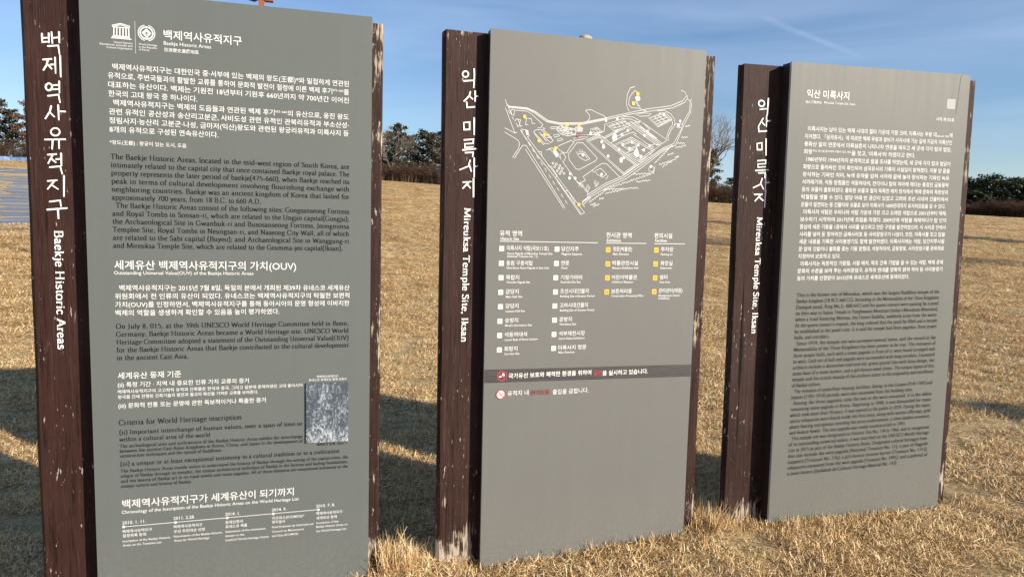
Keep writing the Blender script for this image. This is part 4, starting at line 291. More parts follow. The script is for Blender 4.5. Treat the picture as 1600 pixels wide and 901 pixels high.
# a roman face of nib-drawn strokes: adv | strokes ; '~' = smooth, 's' = foot serif
GL = {
'a': (46, '~9,36 18,44 29,41 32,32 32,8 37,1 42,4;~32,26 15,21 7,11 14,1 25,3 32,12'), 'b': (50, '12,70 12,2;~12,36 24,45 39,38 43,22 39,6 25,0 12,8;5,70 12,70'),
'c': (42, '~36,36 26,45 12,39 7,22 12,6 24,0 37,8'), 'd': (51, '38,70 38,1;~38,36 26,45 11,38 7,22 11,6 24,0 38,8;30,70 38,70;38,1 45,1'),
'e': (44, '9,25 37,25;~37,25 34,39 23,45 11,38 7,22 12,6 24,0 38,8'), 'f': (30, '~34,66 25,71 16,64 14,50 14,1;4,44 28,44;s14,1'),
'g': (47, '~22,45 10,38 10,26 22,19 33,26 33,38 22,45;~14,20 8,12 18,6 34,4 38,-8 30,-18 14,-19 6,-10 16,1;33,42 43,44'),
'h': (53, '13,70 13,1;5,70 13,70;~13,35 24,44 36,42 39,32 39,1;s13,1;s39,1'), 'i': (26, '13,44 13,1;5,44 13,44;s13,1;13,64 13,57'), 'j': (25, '~14,44 14,0 10,-14 0,-19;5,44 14,44;14,64 14,57'),
'k': (50, '13,70 13,1;5,70 13,70;38,44 14,20;20,27 40,1;s13,1;s41,1;s37,44'), 'l': (26, '13,70 13,1;5,70 13,70;s13,1'),
'm': (79, '13,44 13,1;5,44 13,44;~13,35 24,44 35,42 38,32 38,1;~38,35 50,44 61,42 64,32 64,1;s13,1;s38,1;s64,1'), 'n': (53, '13,44 13,1;5,44 13,44;~13,35 24,44 36,42 39,32 39,1;s13,1;s39,1'),
'o': (50, '~25,45 11,39 7,22 11,6 25,0 39,6 43,22 39,39 25,45'), 'p': (51, '13,44 13,-20;5,44 13,44;~13,36 25,45 40,38 44,22 40,6 25,0 13,8;s13,-20'), 'q': (51, '38,44 38,-20;~38,36 26,45 11,38 7,22 11,6 24,0 38,8;s38,-20'),
'r': (36, '13,44 13,1;5,44 13,44;~13,32 22,42 34,41;s13,1'), 's': (38, '~31,37 20,45 9,38 12,28 26,21 32,10 24,1 8,3 6,10'), 't': (32, '~15,56 15,10 21,1 31,5;5,44 28,44'),
'u': (52, '~12,44 12,12 18,1 30,3 38,12;38,44 38,1;38,1 46,1;5,44 12,44;31,44 38,44'), 'v': (46, '6,44 23,1;23,1 40,44;s6,44;s40,44'), 'w': (70, '6,44 21,1;21,1 34,40;34,40 49,1;49,1 63,44;s6,44;s63,44'),
'x': (46, '8,44 39,1;38,44 7,1;s8,44;s38,44;s7,1;s39,1'), 'y': (46, '6,44 23,3;~40,44 22,0 14,-16 5,-19;s6,44;s40,44'), 'z': (42, '8,44 36,44;36,44 7,1;7,1 37,1'),
'A': (66, '33,68 8,1;33,68 58,1;17,24 49,24;s8,1;s58,1'), 'B': (58, '14,68 14,1;6,68 14,68;6,1 14,1;~14,68 38,67 46,52 38,37 14,36;~14,36 42,35 51,19 42,2 14,1'),
'C': (64, '~56,56 44,67 22,65 8,48 8,20 22,3 42,1 57,12;56,66 56,54'), 'D': (70, '14,68 14,1;~14,68 42,66 60,50 60,20 42,3 14,1;6,68 14,68;6,1 14,1'), 'E': (54, '14,68 14,1;6,68 46,68;14,36 38,36;6,1 48,1;46,68 46,59;48,1 48,11'),
'F': (50, '14,68 14,1;6,68 45,68;14,36 36,36;45,68 45,59;s14,1'), 'G': (69, '~56,56 44,67 22,65 8,48 8,20 22,3 42,1 57,10;57,28 57,6;s57,28'), 'H': (72, '14,68 14,1;56,68 56,1;14,36 56,36;s14,68;s14,1;s56,68;s56,1'),
'I': (32, '16,68 16,1;s16,68;s16,1'), 'J': (34, '~18,68 18,10 12,-8 2,-12;s18,68'), 'K': (64, '14,68 14,1;54,68 15,32;24,40 54,1;s14,68;s14,1;s52,68;s55,1'), 'L': (52, '14,68 14,1;6,1 48,1;48,1 48,12;s14,68'),
'M': (84, '14,68 10,1;14,68 42,4;42,4 70,68;70,68 74,1;s10,1;s74,1;s12,68;s72,68'), 'N': (72, '14,68 14,1;14,68 58,1;58,68 58,1;s14,1;s58,68;s10,68'), 'O': (72, '~36,68 16,62 8,34 16,7 36,1 56,7 64,34 56,62 36,68'),
'P': (54, '14,68 14,1;~14,68 40,67 49,51 40,34 14,33;s14,1;6,68 14,68'), 'R': (60, '14,68 14,1;~14,68 40,67 49,51 40,34 14,33;28,34 54,1;s14,1;s55,1;6,68 14,68'), 'S': (48, '~40,58 28,68 12,62 12,46 34,34 41,18 32,2 12,2 8,14'),
'T': (60, '30,68 30,1;6,68 54,68;6,68 6,58;54,68 54,58;s30,1'), 'U': (70, '~14,68 14,22 22,3 40,1 54,8 56,24 56,68;s14,68;s56,68'), 'V': (64, '8,68 33,1;33,1 57,68;s8,68;s57,68'), 'W': (92, '8,68 28,1;28,1 46,62;46,62 66,1;66,1 85,68;s8,68;s85,68'),
'Y': (60, '8,68 30,34;52,68 30,34;30,34 30,1;s8,68;s52,68;s30,1'),
'0': (50, '~25,65 10,55 8,32 12,8 25,1 38,8 42,32 40,55 25,65'), '1': (50, '14,57 25,65;25,65 25,1;s25,1'), '2': (50, '~9,54 18,65 34,62 37,48 28,28 8,2;8,2 42,2'), '3': (50, '~10,58 24,65 36,56 33,42 20,36;~20,36 38,30 40,14 28,1 8,4'),
'4': (50, '34,65 6,20;6,20 45,20;34,65 34,1'), '5': (50, '14,64 38,64;14,64 13,38;~13,38 30,42 41,24 33,4 10,2'), '6': (50, '~38,64 18,50 8,24 14,4 28,1 41,12 38,32 24,38 11,28'), '7': (50, '8,64 42,64;42,64 20,1'),
'8': (50, '~25,65 11,57 14,42 37,26 40,10 25,1 10,10 13,26 36,42 39,57 25,65'), '9': (50, '~12,2 32,16 42,42 36,61 22,65 9,54 12,34 26,28 39,38'),
'.': (25, '12,10 12,0;15,9 15,1'), ',': (25, '14,9 10,-9'), '(': (32, '~26,74 12,56 9,28 12,0 26,-18'), ')': (32, '~6,74 20,56 23,28 20,0 6,-18'), '-': (34, '5,22 29,22;5,26 29,26'), ';': (27, '13,43 13,33;14,9 10,-9'), ':': (27, '13,43 13,33;13,10 13,0'), "'": (22, '11,70 10,54'), ' ': (26, ''),
}
PF = {}
def glyph(ch, bold):
    k = (ch, bold)
    if k in PF: return PF[k]
    adv, sp = GL.get(ch, GL['o']); V = []; F = []
    T, t_ = {1: (.112, .056), 0: (.100, .044), 2: (.080, .036)}[int(bold)]
    for s_ in sp.split(';'):
        if not s_: continue
        if s_[0] == 's':
            x, y = map(float, s_[1:].split(',')); P = [(x-8.5, y), (x+8.5, y)]
        else:
            sm = s_[0] == '~'; P = [tuple(map(float, q_.split(','))) for q_ in s_.lstrip('~').split(' ')]
            if sm and len(P) > 2:
                Q = []
                for i in range(len(P)-1):
                    p0, p1, p2, p3 = P[max(i-1, 0)], P[i], P[i+1], P[min(i+2, len(P)-1)]
                    if P[0] == P[-1]:
                        if i == 0: p0 = P[-2]
                        if i == len(P)-2: p3 = P[1]
                    for u in (0, .5):
                        Q.append(tuple(.5*(2*p1[d]+(p2[d]-p0[d])*u+(2*p0[d]-5*p1[d]+4*p2[d]-p3[d])*u*u+(3*p1[d]-p0[d]-3*p2[d]+p3[d])*u**3) for d in (0, 1)))
                P = Q+[P[-1]]
        n = len(P); b0 = len(V)
        for i in range(n):
            a = P[max(i-1, 0)]; c_ = P[min(i+1, n-1)]
            if P[0] == P[-1] and i in (0, n-1): a = P[-2]; c_ = P[1]
            dx, dy = c_[0]-a[0], c_[1]-a[1]; l = math.hypot(dx, dy) or 1; dx /= l; dy /= l
            w = (t_*abs(dx)+T*abs(dy))/2*(1 if s_[0] != 's' else .8)
            x, y = P[i][0]/100, P[i][1]/100
            V += [(x-dy*w, y+dx*w), (x+dy*w, y-dx*w)]
        F += [(b0+2*i, b0+2*i+1, b0+2*i+3, b0+2*i+2) for i in range(n-1)]
    PF[k] = (np.array(V).reshape(-1, 2), F, adv/100); return PF[k]
def serif(t, bold=False):
    V = []; F = []; x = 0; nb = 0
    for ch in t:
        co, fs, ad = glyph(ch, bold)
        if len(co): V.append(co+np.array([x, 0])); F += [tuple(i+nb for i in f) for f in fs]; nb += len(co)
        x += ad
    return np.vstack(V), F, x
EPS = .0012
class Flat:
    """collects flat print in a plane y = const of a sign"""
    def __init__(s, y): s.V = []; s.F = []; s.n = 0; s.y = y
    def put(s, V, F, y=None):
        V = np.asarray(V, float); s.V.append(np.column_stack([V[:, 0], np.full(len(V), s.y if y is None else y), V[:, 1]])); s.F += [tuple(i+s.n for i in f) for f in F]; s.n += len(V)
    def poly(s, P): s.put(P, [tuple(range(len(P)))])
    def line(s, P, w, w2=None):
        P = [np.array(p, float) for p in P]; V = []; closed = np.allclose(P[0], P[-1]) and len(P) > 3
        for i in range(len(P)):
            a = P[i-1] if i else (P[-2] if closed else P[0]); c_ = P[i+1] if i < len(P)-1 else (P[1] if closed else P[-1])
            d1 = P[i]-a; d2 = c_-P[i]; l1 = np.hypot(*d1) or 1; l2 = np.hypot(*d2) or 1
            d = d1/l1+d2/l2; l = np.hypot(*d) or 1; d /= l; n_ = np.array([-d[1], d[0]])
            ww = w if w2 is None else w+(w2-w)*i/(len(P)-1)
            k = 1
            if 0 < i < len(P)-1: k = min(1.6, 1/max(.5, abs(np.dot(n_, np.array([-d1[1], d1[0]])/l1))))
            V += [P[i]+n_*ww/2*k, P[i]-n_*ww/2*k]
        s.put(V, [(2*i, 2*i+1, 2*i+3, 2*i+2) for i in range(len(P)-1)])
    def disc(s, c, r, n=12): s.poly([(c[0]+r*math.cos(2*math.pi*k/n), c[1]+r*math.sin(2*math.pi*k/n)) for k in range(n)])
    def ring(s, c, r, w, n=24): s.line([(c[0]+r*math.cos(2*math.pi*k/n), c[1]+r*math.sin(2*math.pi*k/n)) for k in range(n+1)], w)
    def build(s, name, m, parent, z0):
        V = np.vstack(s.V); V[:, 2] += z0
        me = bpy.data.meshes.new(name); me.from_pydata(V.tolist(), [], s.F); me.materials.append(m); me.update(); return link(me, name, parent)

# ------------------------------------------------------------------ the three signs
PAN = [dict(P=(-1.5178, 2.5797, .7437), yaw=.2777, a=-.0067, b=-.0027, w=1.0), dict(P=(-.1074, 3.0142, .7436), yaw=.3018, a=-.0041, b=.004, w=.9977), dict(P=(1.2214, 3.2931, .697), yaw=.2752, a=.0108, b=-.0017, w=1.0022)]
POST_L = [(-.203, .10), (-.188, .075), (-.212, .07)]     # visible reach left of the panel, bevel
POST_R = [1.047, 1.078, 1.115]
LAB = ['tall grey information board headed with a temple emblem, leftmost of the three', 'tall grey board with an engraved site map, between the other two', 'tall grey board of dense text without pictures, rightmost of the three']
PF_D = [.056, .050, .068]
roots = []
def wood_beam(name, x0, x1, y0, y1, z0, z1, mt, parent, seed, ch):
    """weathered squared timber: many rings, slightly uneven arrises, a real drying crack line"""
    rnd = random.Random(seed); b = MB(); nz_ = 34
    prof = [(x0+ch, y0), (x0+(x1-x0)*.33, y0), (x0+(x1-x0)*.66, y0), (x1-.006, y0), (x1, y0+.006), (x1, y1-.006), (x1-.006, y1), (x0+.006, y1), (x0, y1-.006), (x0, y0+ch*1.0)]
    n = len(prof)
    for i in range(nz_+1):
        z = z0+(z1-z0)*i/nz_
        for k, (x, y) in enumerate(prof):
            a = .0022
            if k in (0, 9): a = .0045
            dx = noise.noise((seed*7+k*3.1, z*2.3, k))*a; dy = noise.noise((seed*5+k*1.7, z*3.1, 9+k))*a*.6
            zz = z
            if i == nz_:
                zz = z-(.004 if k not in (9, 8) else .012)+noise.noise((x*9, y*9, seed))*.004
            b.v.append((x+dx, y+dy, zz))
    for i in range(nz_):
        for k in range(n): b.f.append((i*n+k, i*n+(k+1) % n, (i+1)*n+(k+1) % n, (i+1)*n+k))
    b.f.append(tuple(nz_*n+k for k in range(n))); b.f.append(tuple(range(n-1, -1, -1)))
    b.m = [0]*len(b.f)
    return b.build(name, mt, parent)
for si, q_ in enumerate(PAN):
    yw = q_['yaw']; d = Vector((math.cos(yw), math.sin(yw), 0)); n_ = Vector((math.sin(yw), -math.cos(yw), 0)); Z = Vector((0, 0, 1)); A_, B_ = q_['a'], q_['b']
    Z2 = math.cos(B_)*Z-math.sin(B_)*n_; d, Z2 = math.cos(A_)*d+math.sin(A_)*Z2, -math.sin(A_)*d+math.cos(A_)*Z2; y_ = Z2.cross(d)
    k_ = (1, 1, 1.04)[si]; q_['P'] = tuple(c*k_ for c in q_['P']); P = Vector(q_['P'])+Vector((0, 0, CAMZ)); h0 = P.z/Z2.z/k_; base = P-Z2*h0*k_
    root = empty('information_sign', Matrix(((d.x*k_, y_.x*k_, Z2.x*k_, base.x), (d.y*k_, y_.y*k_, Z2.y*k_, base.y), (d.z*k_, y_.z*k_, Z2.z*k_, base.z), (0, 0, 0, 1))))
    tag(root, LAB[si], 'sign', 'information signs standing in a row on the lawn'); roots.append(root); q_['h'] = h0; q_['root'] = root
    w = q_['w']; D = PF_D[si]
    b = MB(); b.box(0, w, 0, .0025, -.25, h0); pn = b.build('panel', MP[si], root)
    # thin lit sheet edge, then the darker box behind it
    b = MB(); b.box(.0005, w-.0005, .0026, .012, -.25, h0-.0006); b.build('panel_edge', M_edge, root)
    px0 = POST_L[si][0]+.004
    wl = wood_beam('wooden_post', px0, .05, D, D+.036, -.3, h0-.004, MW[si], root, si+1, .012)
    wl['label'] = 'wide dark stained post with carved white lettering'
    wr = wood_beam('wooden_post', w-.10, POST_R[si], D, D+.036, -.3, h0-.006, MW[3], root, si+11, .006)
    wr['label'] = 'narrow visible post with flaking brown stain'
    b = MB(); b.box(.002, w-.003, .0121, D-.002, -.25, h0-.002); b.box(.052, w-.102, D-.0019, D+.033, -.25, h0-.004); b.build('backing_box', M_back, root)
    # carved calligraphy, painted white
    F_ = Flat(D-.0035); rnd = random.Random(si)
    for ci_, s_ in enumerate(CAL[si]):
        if ci_ == (26 if si == 0 else 8):
            F_.build('carved_korean_lettering', M_paint, root, h0); F_ = Flat(D-.0035)
        L_ = s_; wd_ = .0050 if si == 0 else .0058
        F_.line(L_, wd_*rnd.uniform(1.0, 1.3), wd_*rnd.uniform(.75, 1.1))
        if len(L_) == 2 or not np.allclose(L_[0], L_[-1]): F_.disc(L_[0], wd_*.62, 7)
    F_.build('carved_korean_lettering', M_paint, wl if False else root, h0)
    u0, v0, u1, v1, ca = VE[si]
    V, F, wd_ = serif(['Baekje Historic Areas', 'Mireuksa Temple Site, Iksan', 'Mireuksa Temple Site, Iksan'][si], True)
    ln_ = math.hypot(u1-u0, v1-v0); sx_ = ln_/wd_; sy_ = ca/.70
    F_ = Flat(D-.0035); e1_ = np.array([u1-u0, v1-v0])/ln_; e2_ = np.array([-e1_[1], e1_[0]])
    F_.put(np.array([np.array([u0, v0])+e1_*(p[0]*sx_)+e2_*(p[1]*sy_) for p in V]), F); F_.build('carved_english_lettering', M_paint, root, h0)
for (k, name, st, col, asp, lines) in TEXT:
    root, h0 = PAN[k]['root'], PAN[k]['h']; items = []
    for u0, u1, v, t in lines:
        V, F, wd_ = serif(t, 2 if k == 2 else 0) if st == 's' else sans(t, st)
        items.append((V, F, wd_, u0, u1, v))
    size = float(np.median([(u1-u0)/wd_ for V, F, wd_, u0, u1, v in items]))
    F_ = None; one = 'paragraph' not in name or len(lines) < 4
    for V, F, wd_, u0, u1, v in items:
        if F_ is None or one: F_ = Flat(-EPS*(1.6 if name.startswith('notice') else 1))
        sx_ = (u1-u0)/wd_; V2 = V.copy(); V2[:, 0] = V2[:, 0]*sx_+u0; V2[:, 1] = V2[:, 1]*size*asp+v
        if st == 's': V2[:, 1] = V[:, 1]*size*1.02+v
        F_.put(V2, F)
        if one: F_.build(name, COLS[col], root, h0)
    if not one: F_.build(name, COLS[col], root, h0)

# sign 1: emblems, timeline, plaque
R1, H1 = PAN[0]['root'], PAN[0]['h']
F_ = Flat(-EPS); T_ = GEO['temple']
for i, s_ in enumerate(T_): F_.line(s_, .0042 if 3 <= i <= 8 else .0030)
for a, c_ in ((4, 7), (5, 8)):
    pass
F_.build('temple_emblem', M_white, R1, H1)
F_ = Flat(-EPS); c0, c1_, c2_ = map(np.array, GEO['emb']); r_ = float(np.linalg.norm(c1_-c0))
for k in range(44):
    if k in (10, 11, 12, 32, 33, 34): continue
    a = 2*math.pi*k/44; F_.disc(c0+r_*np.array([math.cos(a), math.sin(a)]), .0022, 5)
F_.ring(c0, r_*.76, .0050, 32)
dd = r_*.50
dm = [c0+np.array(p_)*dd for p_ in ((-.08, -1.35), (-.08, -.95), (-.95, 0), (0, .95), (.95, 0), (.12, -.95), (.12, -1.35))]
F_.line(dm, .0045); F_.line([c0+np.array(p_)*dd*.5 for p_ in ((0, -1), (-1, 0), (0, 1), (1, 0), (0, -1))], .0028)
F_.build('round_emblem', M_white, R1, H1)
F_ = Flat(-EPS); a, c_ = map(np.array, GEO['dotline'])
for k in range(34): F_.disc(a+(c_-a)*k/33, .0012, 5)
F_.build('dotted_line', M_white, R1, H1)
F_ = Flat(-EPS); T_ = GEO['tl']; F_.line([T_[0], T_[-1]], .0022)
for p_ in T_: F_.disc(p_, .0055, 10)
F_.build('timeline', M_white, R1, H1)
pq = GEO['plaque']; b = MB(); x0, x1 = .7533, .9158; zt, zb = H1-1.4185, H1-1.660
b.box(x0, x1, -.0075, -.0002, zb, zt); bevel(b.build('metal_plaque', M_plaque, R1), .0006)

# sign 2: map and legend
R2, H2 = PAN[1]['root'], PAN[1]['h']
F_ = Flat(-EPS)
for s_ in GEO['map']: F_.line(s_, .0021)
for i, s_ in enumerate(GEO['blob']):
    if i > 1: F_.poly(s_); continue
    c_ = np.mean(np.array(s_), 0)
    for f in (1, .62, .28): F_.line([c_+(np.array(p_)-c_)*f for p_ in s_+s_[:1]], .0024)
    for p_ in s_: F_.line([c_, p_], .0018)
mp_ = F_.build('site_map', M_white, R2, H2)
F_ = Flat(-EPS*1.8)
for p_ in GEO['dots']: F_ = Flat(-EPS*1.8); F_.disc(p_, .0066, 12); F_.build('map_marker', M_icon, R2, H2)
for p_ in GEO['ydots']: F_ = Flat(-EPS*1.9); F_.disc(p_, .0082, 8); F_.build('yellow_map_marker', M_yel, R2, H2)
for p_ in GEO['ysq']:
    F_ = Flat(-EPS*1.9); s_ = .0075; F_.poly([(p_[0]-s_, p_[1]-s_), (p_[0]+s_, p_[1]-s_), (p_[0]+s_, p_[1]+s_), (p_[0]-s_, p_[1]+s_)]); F_.build('yellow_map_marker', M_yel, R2, H2)
F_ = Flat(-EPS*1.9); p_ = np.array(GEO['pin'][0]); F_.ring(p_, .0058, .0035, 12); F_.poly([p_+(-.006, -.004), p_+(0, -.016), p_+(.006, -.004)]); 
a = GEO['pin'][2]; V, F, wd_ = sans('현위치', 'r'); sc = (GEO['pin'][3][0]-a[0])/wd_; F_.put(V*sc+np.array(a), F)
F_.build('red_map_pin', M_red, R2, H2)
F_ = Flat(-EPS)
for a, c_ in GEO['rules']: F_.line([a, c_], .0026)
F_.build('heading_rule', M_white, R2, H2)
def rsq(F_, c, s_, r=.003):
    P = []
    for qx, qy, a0 in ((1, 1, 0), (-1, 1, 90), (-1, -1, 180), (1, -1, 270)):
        for k in range(3): a = rad(a0+k*45); P.append((c[0]+qx*(s_-r)+r*math.cos(a), c[1]+qy*(s_-r)+r*math.sin(a)))
    F_.poly(P)
NUM = Flat(-EPS*1.8); NUMY = Flat(-EPS*1.8)
for lst, m_, nf in ((GEO['icA'], M_icon, NUM), (GEO['icB'], M_yel, NUMY)):
    for i, p_ in enumerate(lst):
        F_ = Flat(-EPS); rsq(F_, p_, .0112); o = F_.build('legend_icon', m_, R2, H2); 
        t = str(i+1) if m_ is M_icon else str(17+i)
        V, F, wd_ = sans(t, 'm'); s_ = .0150; nf.put(V*s_+np.array(p_)-np.array((wd_*s_/2, .0055)), F)
NUM.build('legend_number', M_grey, R2, H2); NUMY.build('legend_number', mat('ochre_print', (.55, .22, .02), .6), R2, H2)
F_ = Flat(-.0006); wv = PAN[1]['w']; F_.poly([(.002, -1.4608), (wv-.002, -1.4745), (wv-.002, -1.4180), (.002, -1.4035)]); F_.build('dark_notice_band', M_band, R2, H2)
ban = GEO['ban']; rb = abs(ban[2][0]-ban[0][0])*.93
F_ = Flat(-EPS*1.6); w_ = Flat(-EPS*1.2)
for j, p_ in enumerate(ban[:2]):
    p_ = np.array(p_); r_ = rb*(1 if j == 0 else .93); a = .72
    if j: w_.disc(p_, r_*.9, 20)
    F_.ring(p_, r_*.9, r_*.2, 24); F_.line([p_+r_*.85*np.array((-a, a)), p_+r_*.85*np.array((a, -a))], r_*.17)
    if j == 0:
        w_.line([p_+r_*np.array((-.55, -.12)), p_+r_*np.array((.0, -.12))], r_*.2); w_.line([p_+r_*np.array((.12, .05)), p_+r_*np.array((.2, .5)), p_+r_*np.array((.45, .3)), p_+r_*np.array((.42, -.1))], r_*.16)
F_.build('prohibition_ring', M_red2, R2, H2); w_.build('prohibition_pictogram', M_cream, R2, H2)
F_ = Flat(-EPS*1.4); p_ = np.array(ban[1]); r_ = rb*.9        # walking dog under the lower ring
for s_ in (((-.55, .05), (.3, .05), (.3, -.12), (-.55, -.12)), ((-.5, .0), (-.36, .0), (-.36, -.5), (-.5, -.5)), ((.15, .0), (.29, .0), (.29, -.5), (.15, -.5)), ((.2, .0), (.2, .45), (.6, .3), (.55, .15), (.34, .1)), ((-.55, .0), (-.5, .05), (-.66, .36), (-.72, .33))):
    F_.poly([p_+r_*np.array(k) for k in s_])
F_.build('dog_pictogram', M_grey, R2, H2)
# sign 3: plain pale sticker, split film
R3, H3 = PAN[2]['root'], PAN[2]['h']
F_ = Flat(-.0006); F_.poly(GEO['qr'][::-1]); F_.build('pale_sticker', mat('faded_sticker', (.29, .31, .29), .6), R3, H3)
F_ = Flat(-.0008); F_.line([(u, min(v, -.003)) for u, v in GEO['crack']], .0016); F_.build('film_crack', mat('dark_film_edge', (.11, .10, .09), .8), R3, H3)  # thin dark line along the split edge of the film

# ------------------------------------------------------------------ dry grass: tufts instanced over the near lawn
SRC = bpy.data.collections.new('grass_sources')
M_blade = mat('dry_blade', (.5, .37, .2), .75, .25); q = NB(M_blade)
gi = q.n('NewGeometry'); oi = q.n('ObjectInfo')
rr_ = q.math('ADD', q.math('MULTIPLY', gi.outputs['Random Per Island'], .78), q.math('MULTIPLY', oi.outputs['Random'], .22))
q.col(q.ramp(rr_, [(.0, (.09, .050, .024)), (.22, (.36, .205, .085)), (.44, (.70, .48, .215)), (.8, (.87, .66, .345)), (.985, (.90, .77, .53)), (1, (.30, .34, .14))]))
def blade(b, x, y, ang, ln, w, lean, curl, h=0., twist=0.):
    pts = []; a = lean
    for k in range(4):
        pts.append((x, y, h, math.cos(ang), math.sin(ang))); st = ln/3
        x += math.cos(ang)*st*math.sin(a); y += math.sin(ang)*st*math.sin(a); h = max(.001, h+st*math.cos(a)); a += curl; ang += twist
    vs = []
    for k, (px_, py_, pz, cx, cy) in enumerate(pts):
        f = (.8, 1, .7, .12)[k]*w/2; vs += [(px_+cy*f, py_-cx*f, pz), (px_-cy*f, py_+cx*f, pz+w*.25)]
    b.add(vs, [(0, 1, 3, 2), (2, 3, 5, 4), (4, 5, 7, 6)])
def tuft(name, n, R, l0, l1, w, lean, seed, curl=(.1, .5), lift=0.):
    rnd = random.Random(seed); b = MB()
    for i in range(n):
        r = R*math.sqrt(rnd.random()); a = rnd.uniform(0, 6.283)
        blade(b, r*math.cos(a), r*math.sin(a), rnd.uniform(0, 6.283), rnd.uniform(l0, l1), w*rnd.uniform(.6, 1.35), rnd.uniform(*lean), rnd.uniform(*curl)*rnd.choice((1, 1, -.4)), lift*rnd.random(), rnd.uniform(-.5, .5) if lift else rnd.uniform(-.12, .12))
    me = b.mesh(name, M_blade); o = bpy.data.objects.new(name, me); SRC.objects.link(o)
for i in range(8): tuft('a_tuft%d' % i, 62, .10, .020, .058, .0030, (.75, 1.75), i, (-.35, .8), .020)
TALL = bpy.data.collections.new('tall_sources')
_S = SRC; SRC = TALL
for i in range(4): tuft('b_tall%d' % i, 26, .035, .07, .17, .0026, (.05, .8), 50+i, (.05, .35))
SRC = _S
def scatter(name, pts, col, label, cat):
    me = bpy.data.meshes.new(name); me.from_pydata([p[:3] for p in pts], [], [])
    at = me.attributes.new('sc', 'FLOAT_VECTOR', 'POINT'); at.data.foreach_set('vector', [c for p in pts for c in (p[3], p[3], p[7] if len(p) > 7 else p[3])])
    at = me.attributes.new('rz', 'FLOAT_VECTOR', 'POINT'); at.data.foreach_set('vector', [c for p in pts for c in (p[5], p[6], p[4])])
    o = link(me, name); ng = bpy.data.node_groups.new(name, 'GeometryNodeTree')
    ng.interface.new_socket('Geometry', in_out='INPUT', socket_type='NodeSocketGeometry'); ng.interface.new_socket('Geometry', in_out='OUTPUT', socket_type='NodeSocketGeometry')
    A = lambda t: ng.nodes.new(t)
    gin, gout, ip, ci = A('NodeGroupInput'), A('NodeGroupOutput'), A('GeometryNodeInstanceOnPoints'), A('GeometryNodeCollectionInfo')
    ci.inputs['Collection'].default_value = col; ci.inputs['Separate Children'].default_value = True; ci.inputs['Reset Children'].default_value = True
    n1 = A('GeometryNodeInputNamedAttribute'); n1.data_type = 'FLOAT_VECTOR'; n1.inputs['Name'].default_value = 'sc'
    n2 = A('GeometryNodeInputNamedAttribute'); n2.data_type = 'FLOAT_VECTOR'; n2.inputs['Name'].default_value = 'rz'
    e2r = A('FunctionNodeEulerToRotation'); k = ng.links.new
    k(gin.outputs[0], ip.inputs['Points']); k(ci.outputs[0], ip.inputs['Instance']); ip.inputs['Pick Instance'].default_value = True
    k(n2.outputs[0], e2r.inputs[0]); k(e2r.outputs[0], ip.inputs['Rotation']); k(n1.outputs[0], ip.inputs['Scale']); k(ip.outputs[0], gout.inputs[0])
    mo = o.modifiers.new('scatter', 'NODES'); mo.node_group = ng
    return tag(o, label, cat, kind='stuff')
PAVE = [(-17.2, 10.5), (-9.8, 19.0), (-36, 60), (-60, 42)]      # plaza outline, filled in below
def in_poly(x, y, P):
    c = False
    for i in range(len(P)):
        (x1, y1), (x2, y2) = P[i], P[i-1]
        if (y1 > y) != (y2 > y) and x < (x2-x1)*(y-y1)/(y2-y1)+x1: c = not c
    return c
rnd = random.Random(7); pts = []
for (ra, rb_, dens, sc, sz) in ((.9, 4.8, 520, .92, .85), (4.8, 9, 300, 1.15, .8), (9, 16, 120, 1.8, .95), (16, 28, 42, 2.7, 1.1), (28, 46, 15, 3.8, 1.25), (46, 90, 3.2, 5.6, 1.4)):
    A_ = rad(54 if ra < 9 else 40); n = int(A_*(rb_**2-ra**2)*dens)
    R_ = np.sqrt(np.random.default_rng(int(ra*10)).uniform(ra*ra, rb_*rb_, n))
    for r in R_:
        r = float(r); a = rnd.uniform(-A_, A_); x, y = r*math.sin(a), r*math.cos(a)
        if r > 12 and in_poly(x, y, PAVE): continue
        n5 = noise.noise((x*1.3, y*1.3, 5)); s_ = sc*rnd.uniform(.75, 1.25)*(1+.25*n5)
        n9 = noise.noise((x*3.1, y*3.1, 11))
        if n9+.25*n5 < -.14 and rnd.random() < .88: continue
        pts.append((x, y, gz(x, y)-.004, s_, rnd.uniform(0, 6.28), rnd.uniform(-.15, .15), rnd.uniform(-.15, .15), sz*rnd.uniform(.6, 1.25)*(1+.5*n9)))
scatter('dry_grass', pts, SRC, 'short matted straw-coloured winter grass covering the lawn', 'grass')
pts = []
def clump(cx, cy, sx_, sy_, n, sc=1.):
    for i in range(n):
        x, y = rnd.gauss(cx, sx_), rnd.gauss(cy, sy_); pts.append((x, y, gz(x, y)-.008, sc*rnd.uniform(.6, 1.25), rnd.uniform(0, 6.28), rnd.uniform(-.25, .25), rnd.uniform(-.25, .25)))
clump(-.47, 2.93, .05, .03, 16, .95); clump(-.40, 3.00, .05, .05, 12, .75); clump(.97, 3.40, .05, .05, 24, .85); clump(1.03, 3.52, .06, .05, 12, 1.0)
for si, q_ in enumerate(PAN):      # unmown fringe along the foot of each board
    M_ = q_['root'].matrix_world if False else None
    yw = q_['yaw']; P = q_['P']
    for i in range(34):
        u = rnd.uniform(-.22, 1.12); off = rnd.choice((rnd.uniform(.01, .05), rnd.uniform(.01, .09), rnd.uniform(-.30, -.24)))
        x = P[0]+math.cos(yw)*u+math.sin(yw)*off; y = P[1]+math.sin(yw)*u-math.cos(yw)*off
        pts.append((x, y, gz(x, y)-.012, rnd.uniform(.28, .62), rnd.uniform(0, 6.28), rnd.uniform(-.3, .3), rnd.uniform(-.3, .3)))
scatter('long_dry_grass', pts, TALL, 'longer golden grass stems left unmown around the feet of the posts', 'grass')

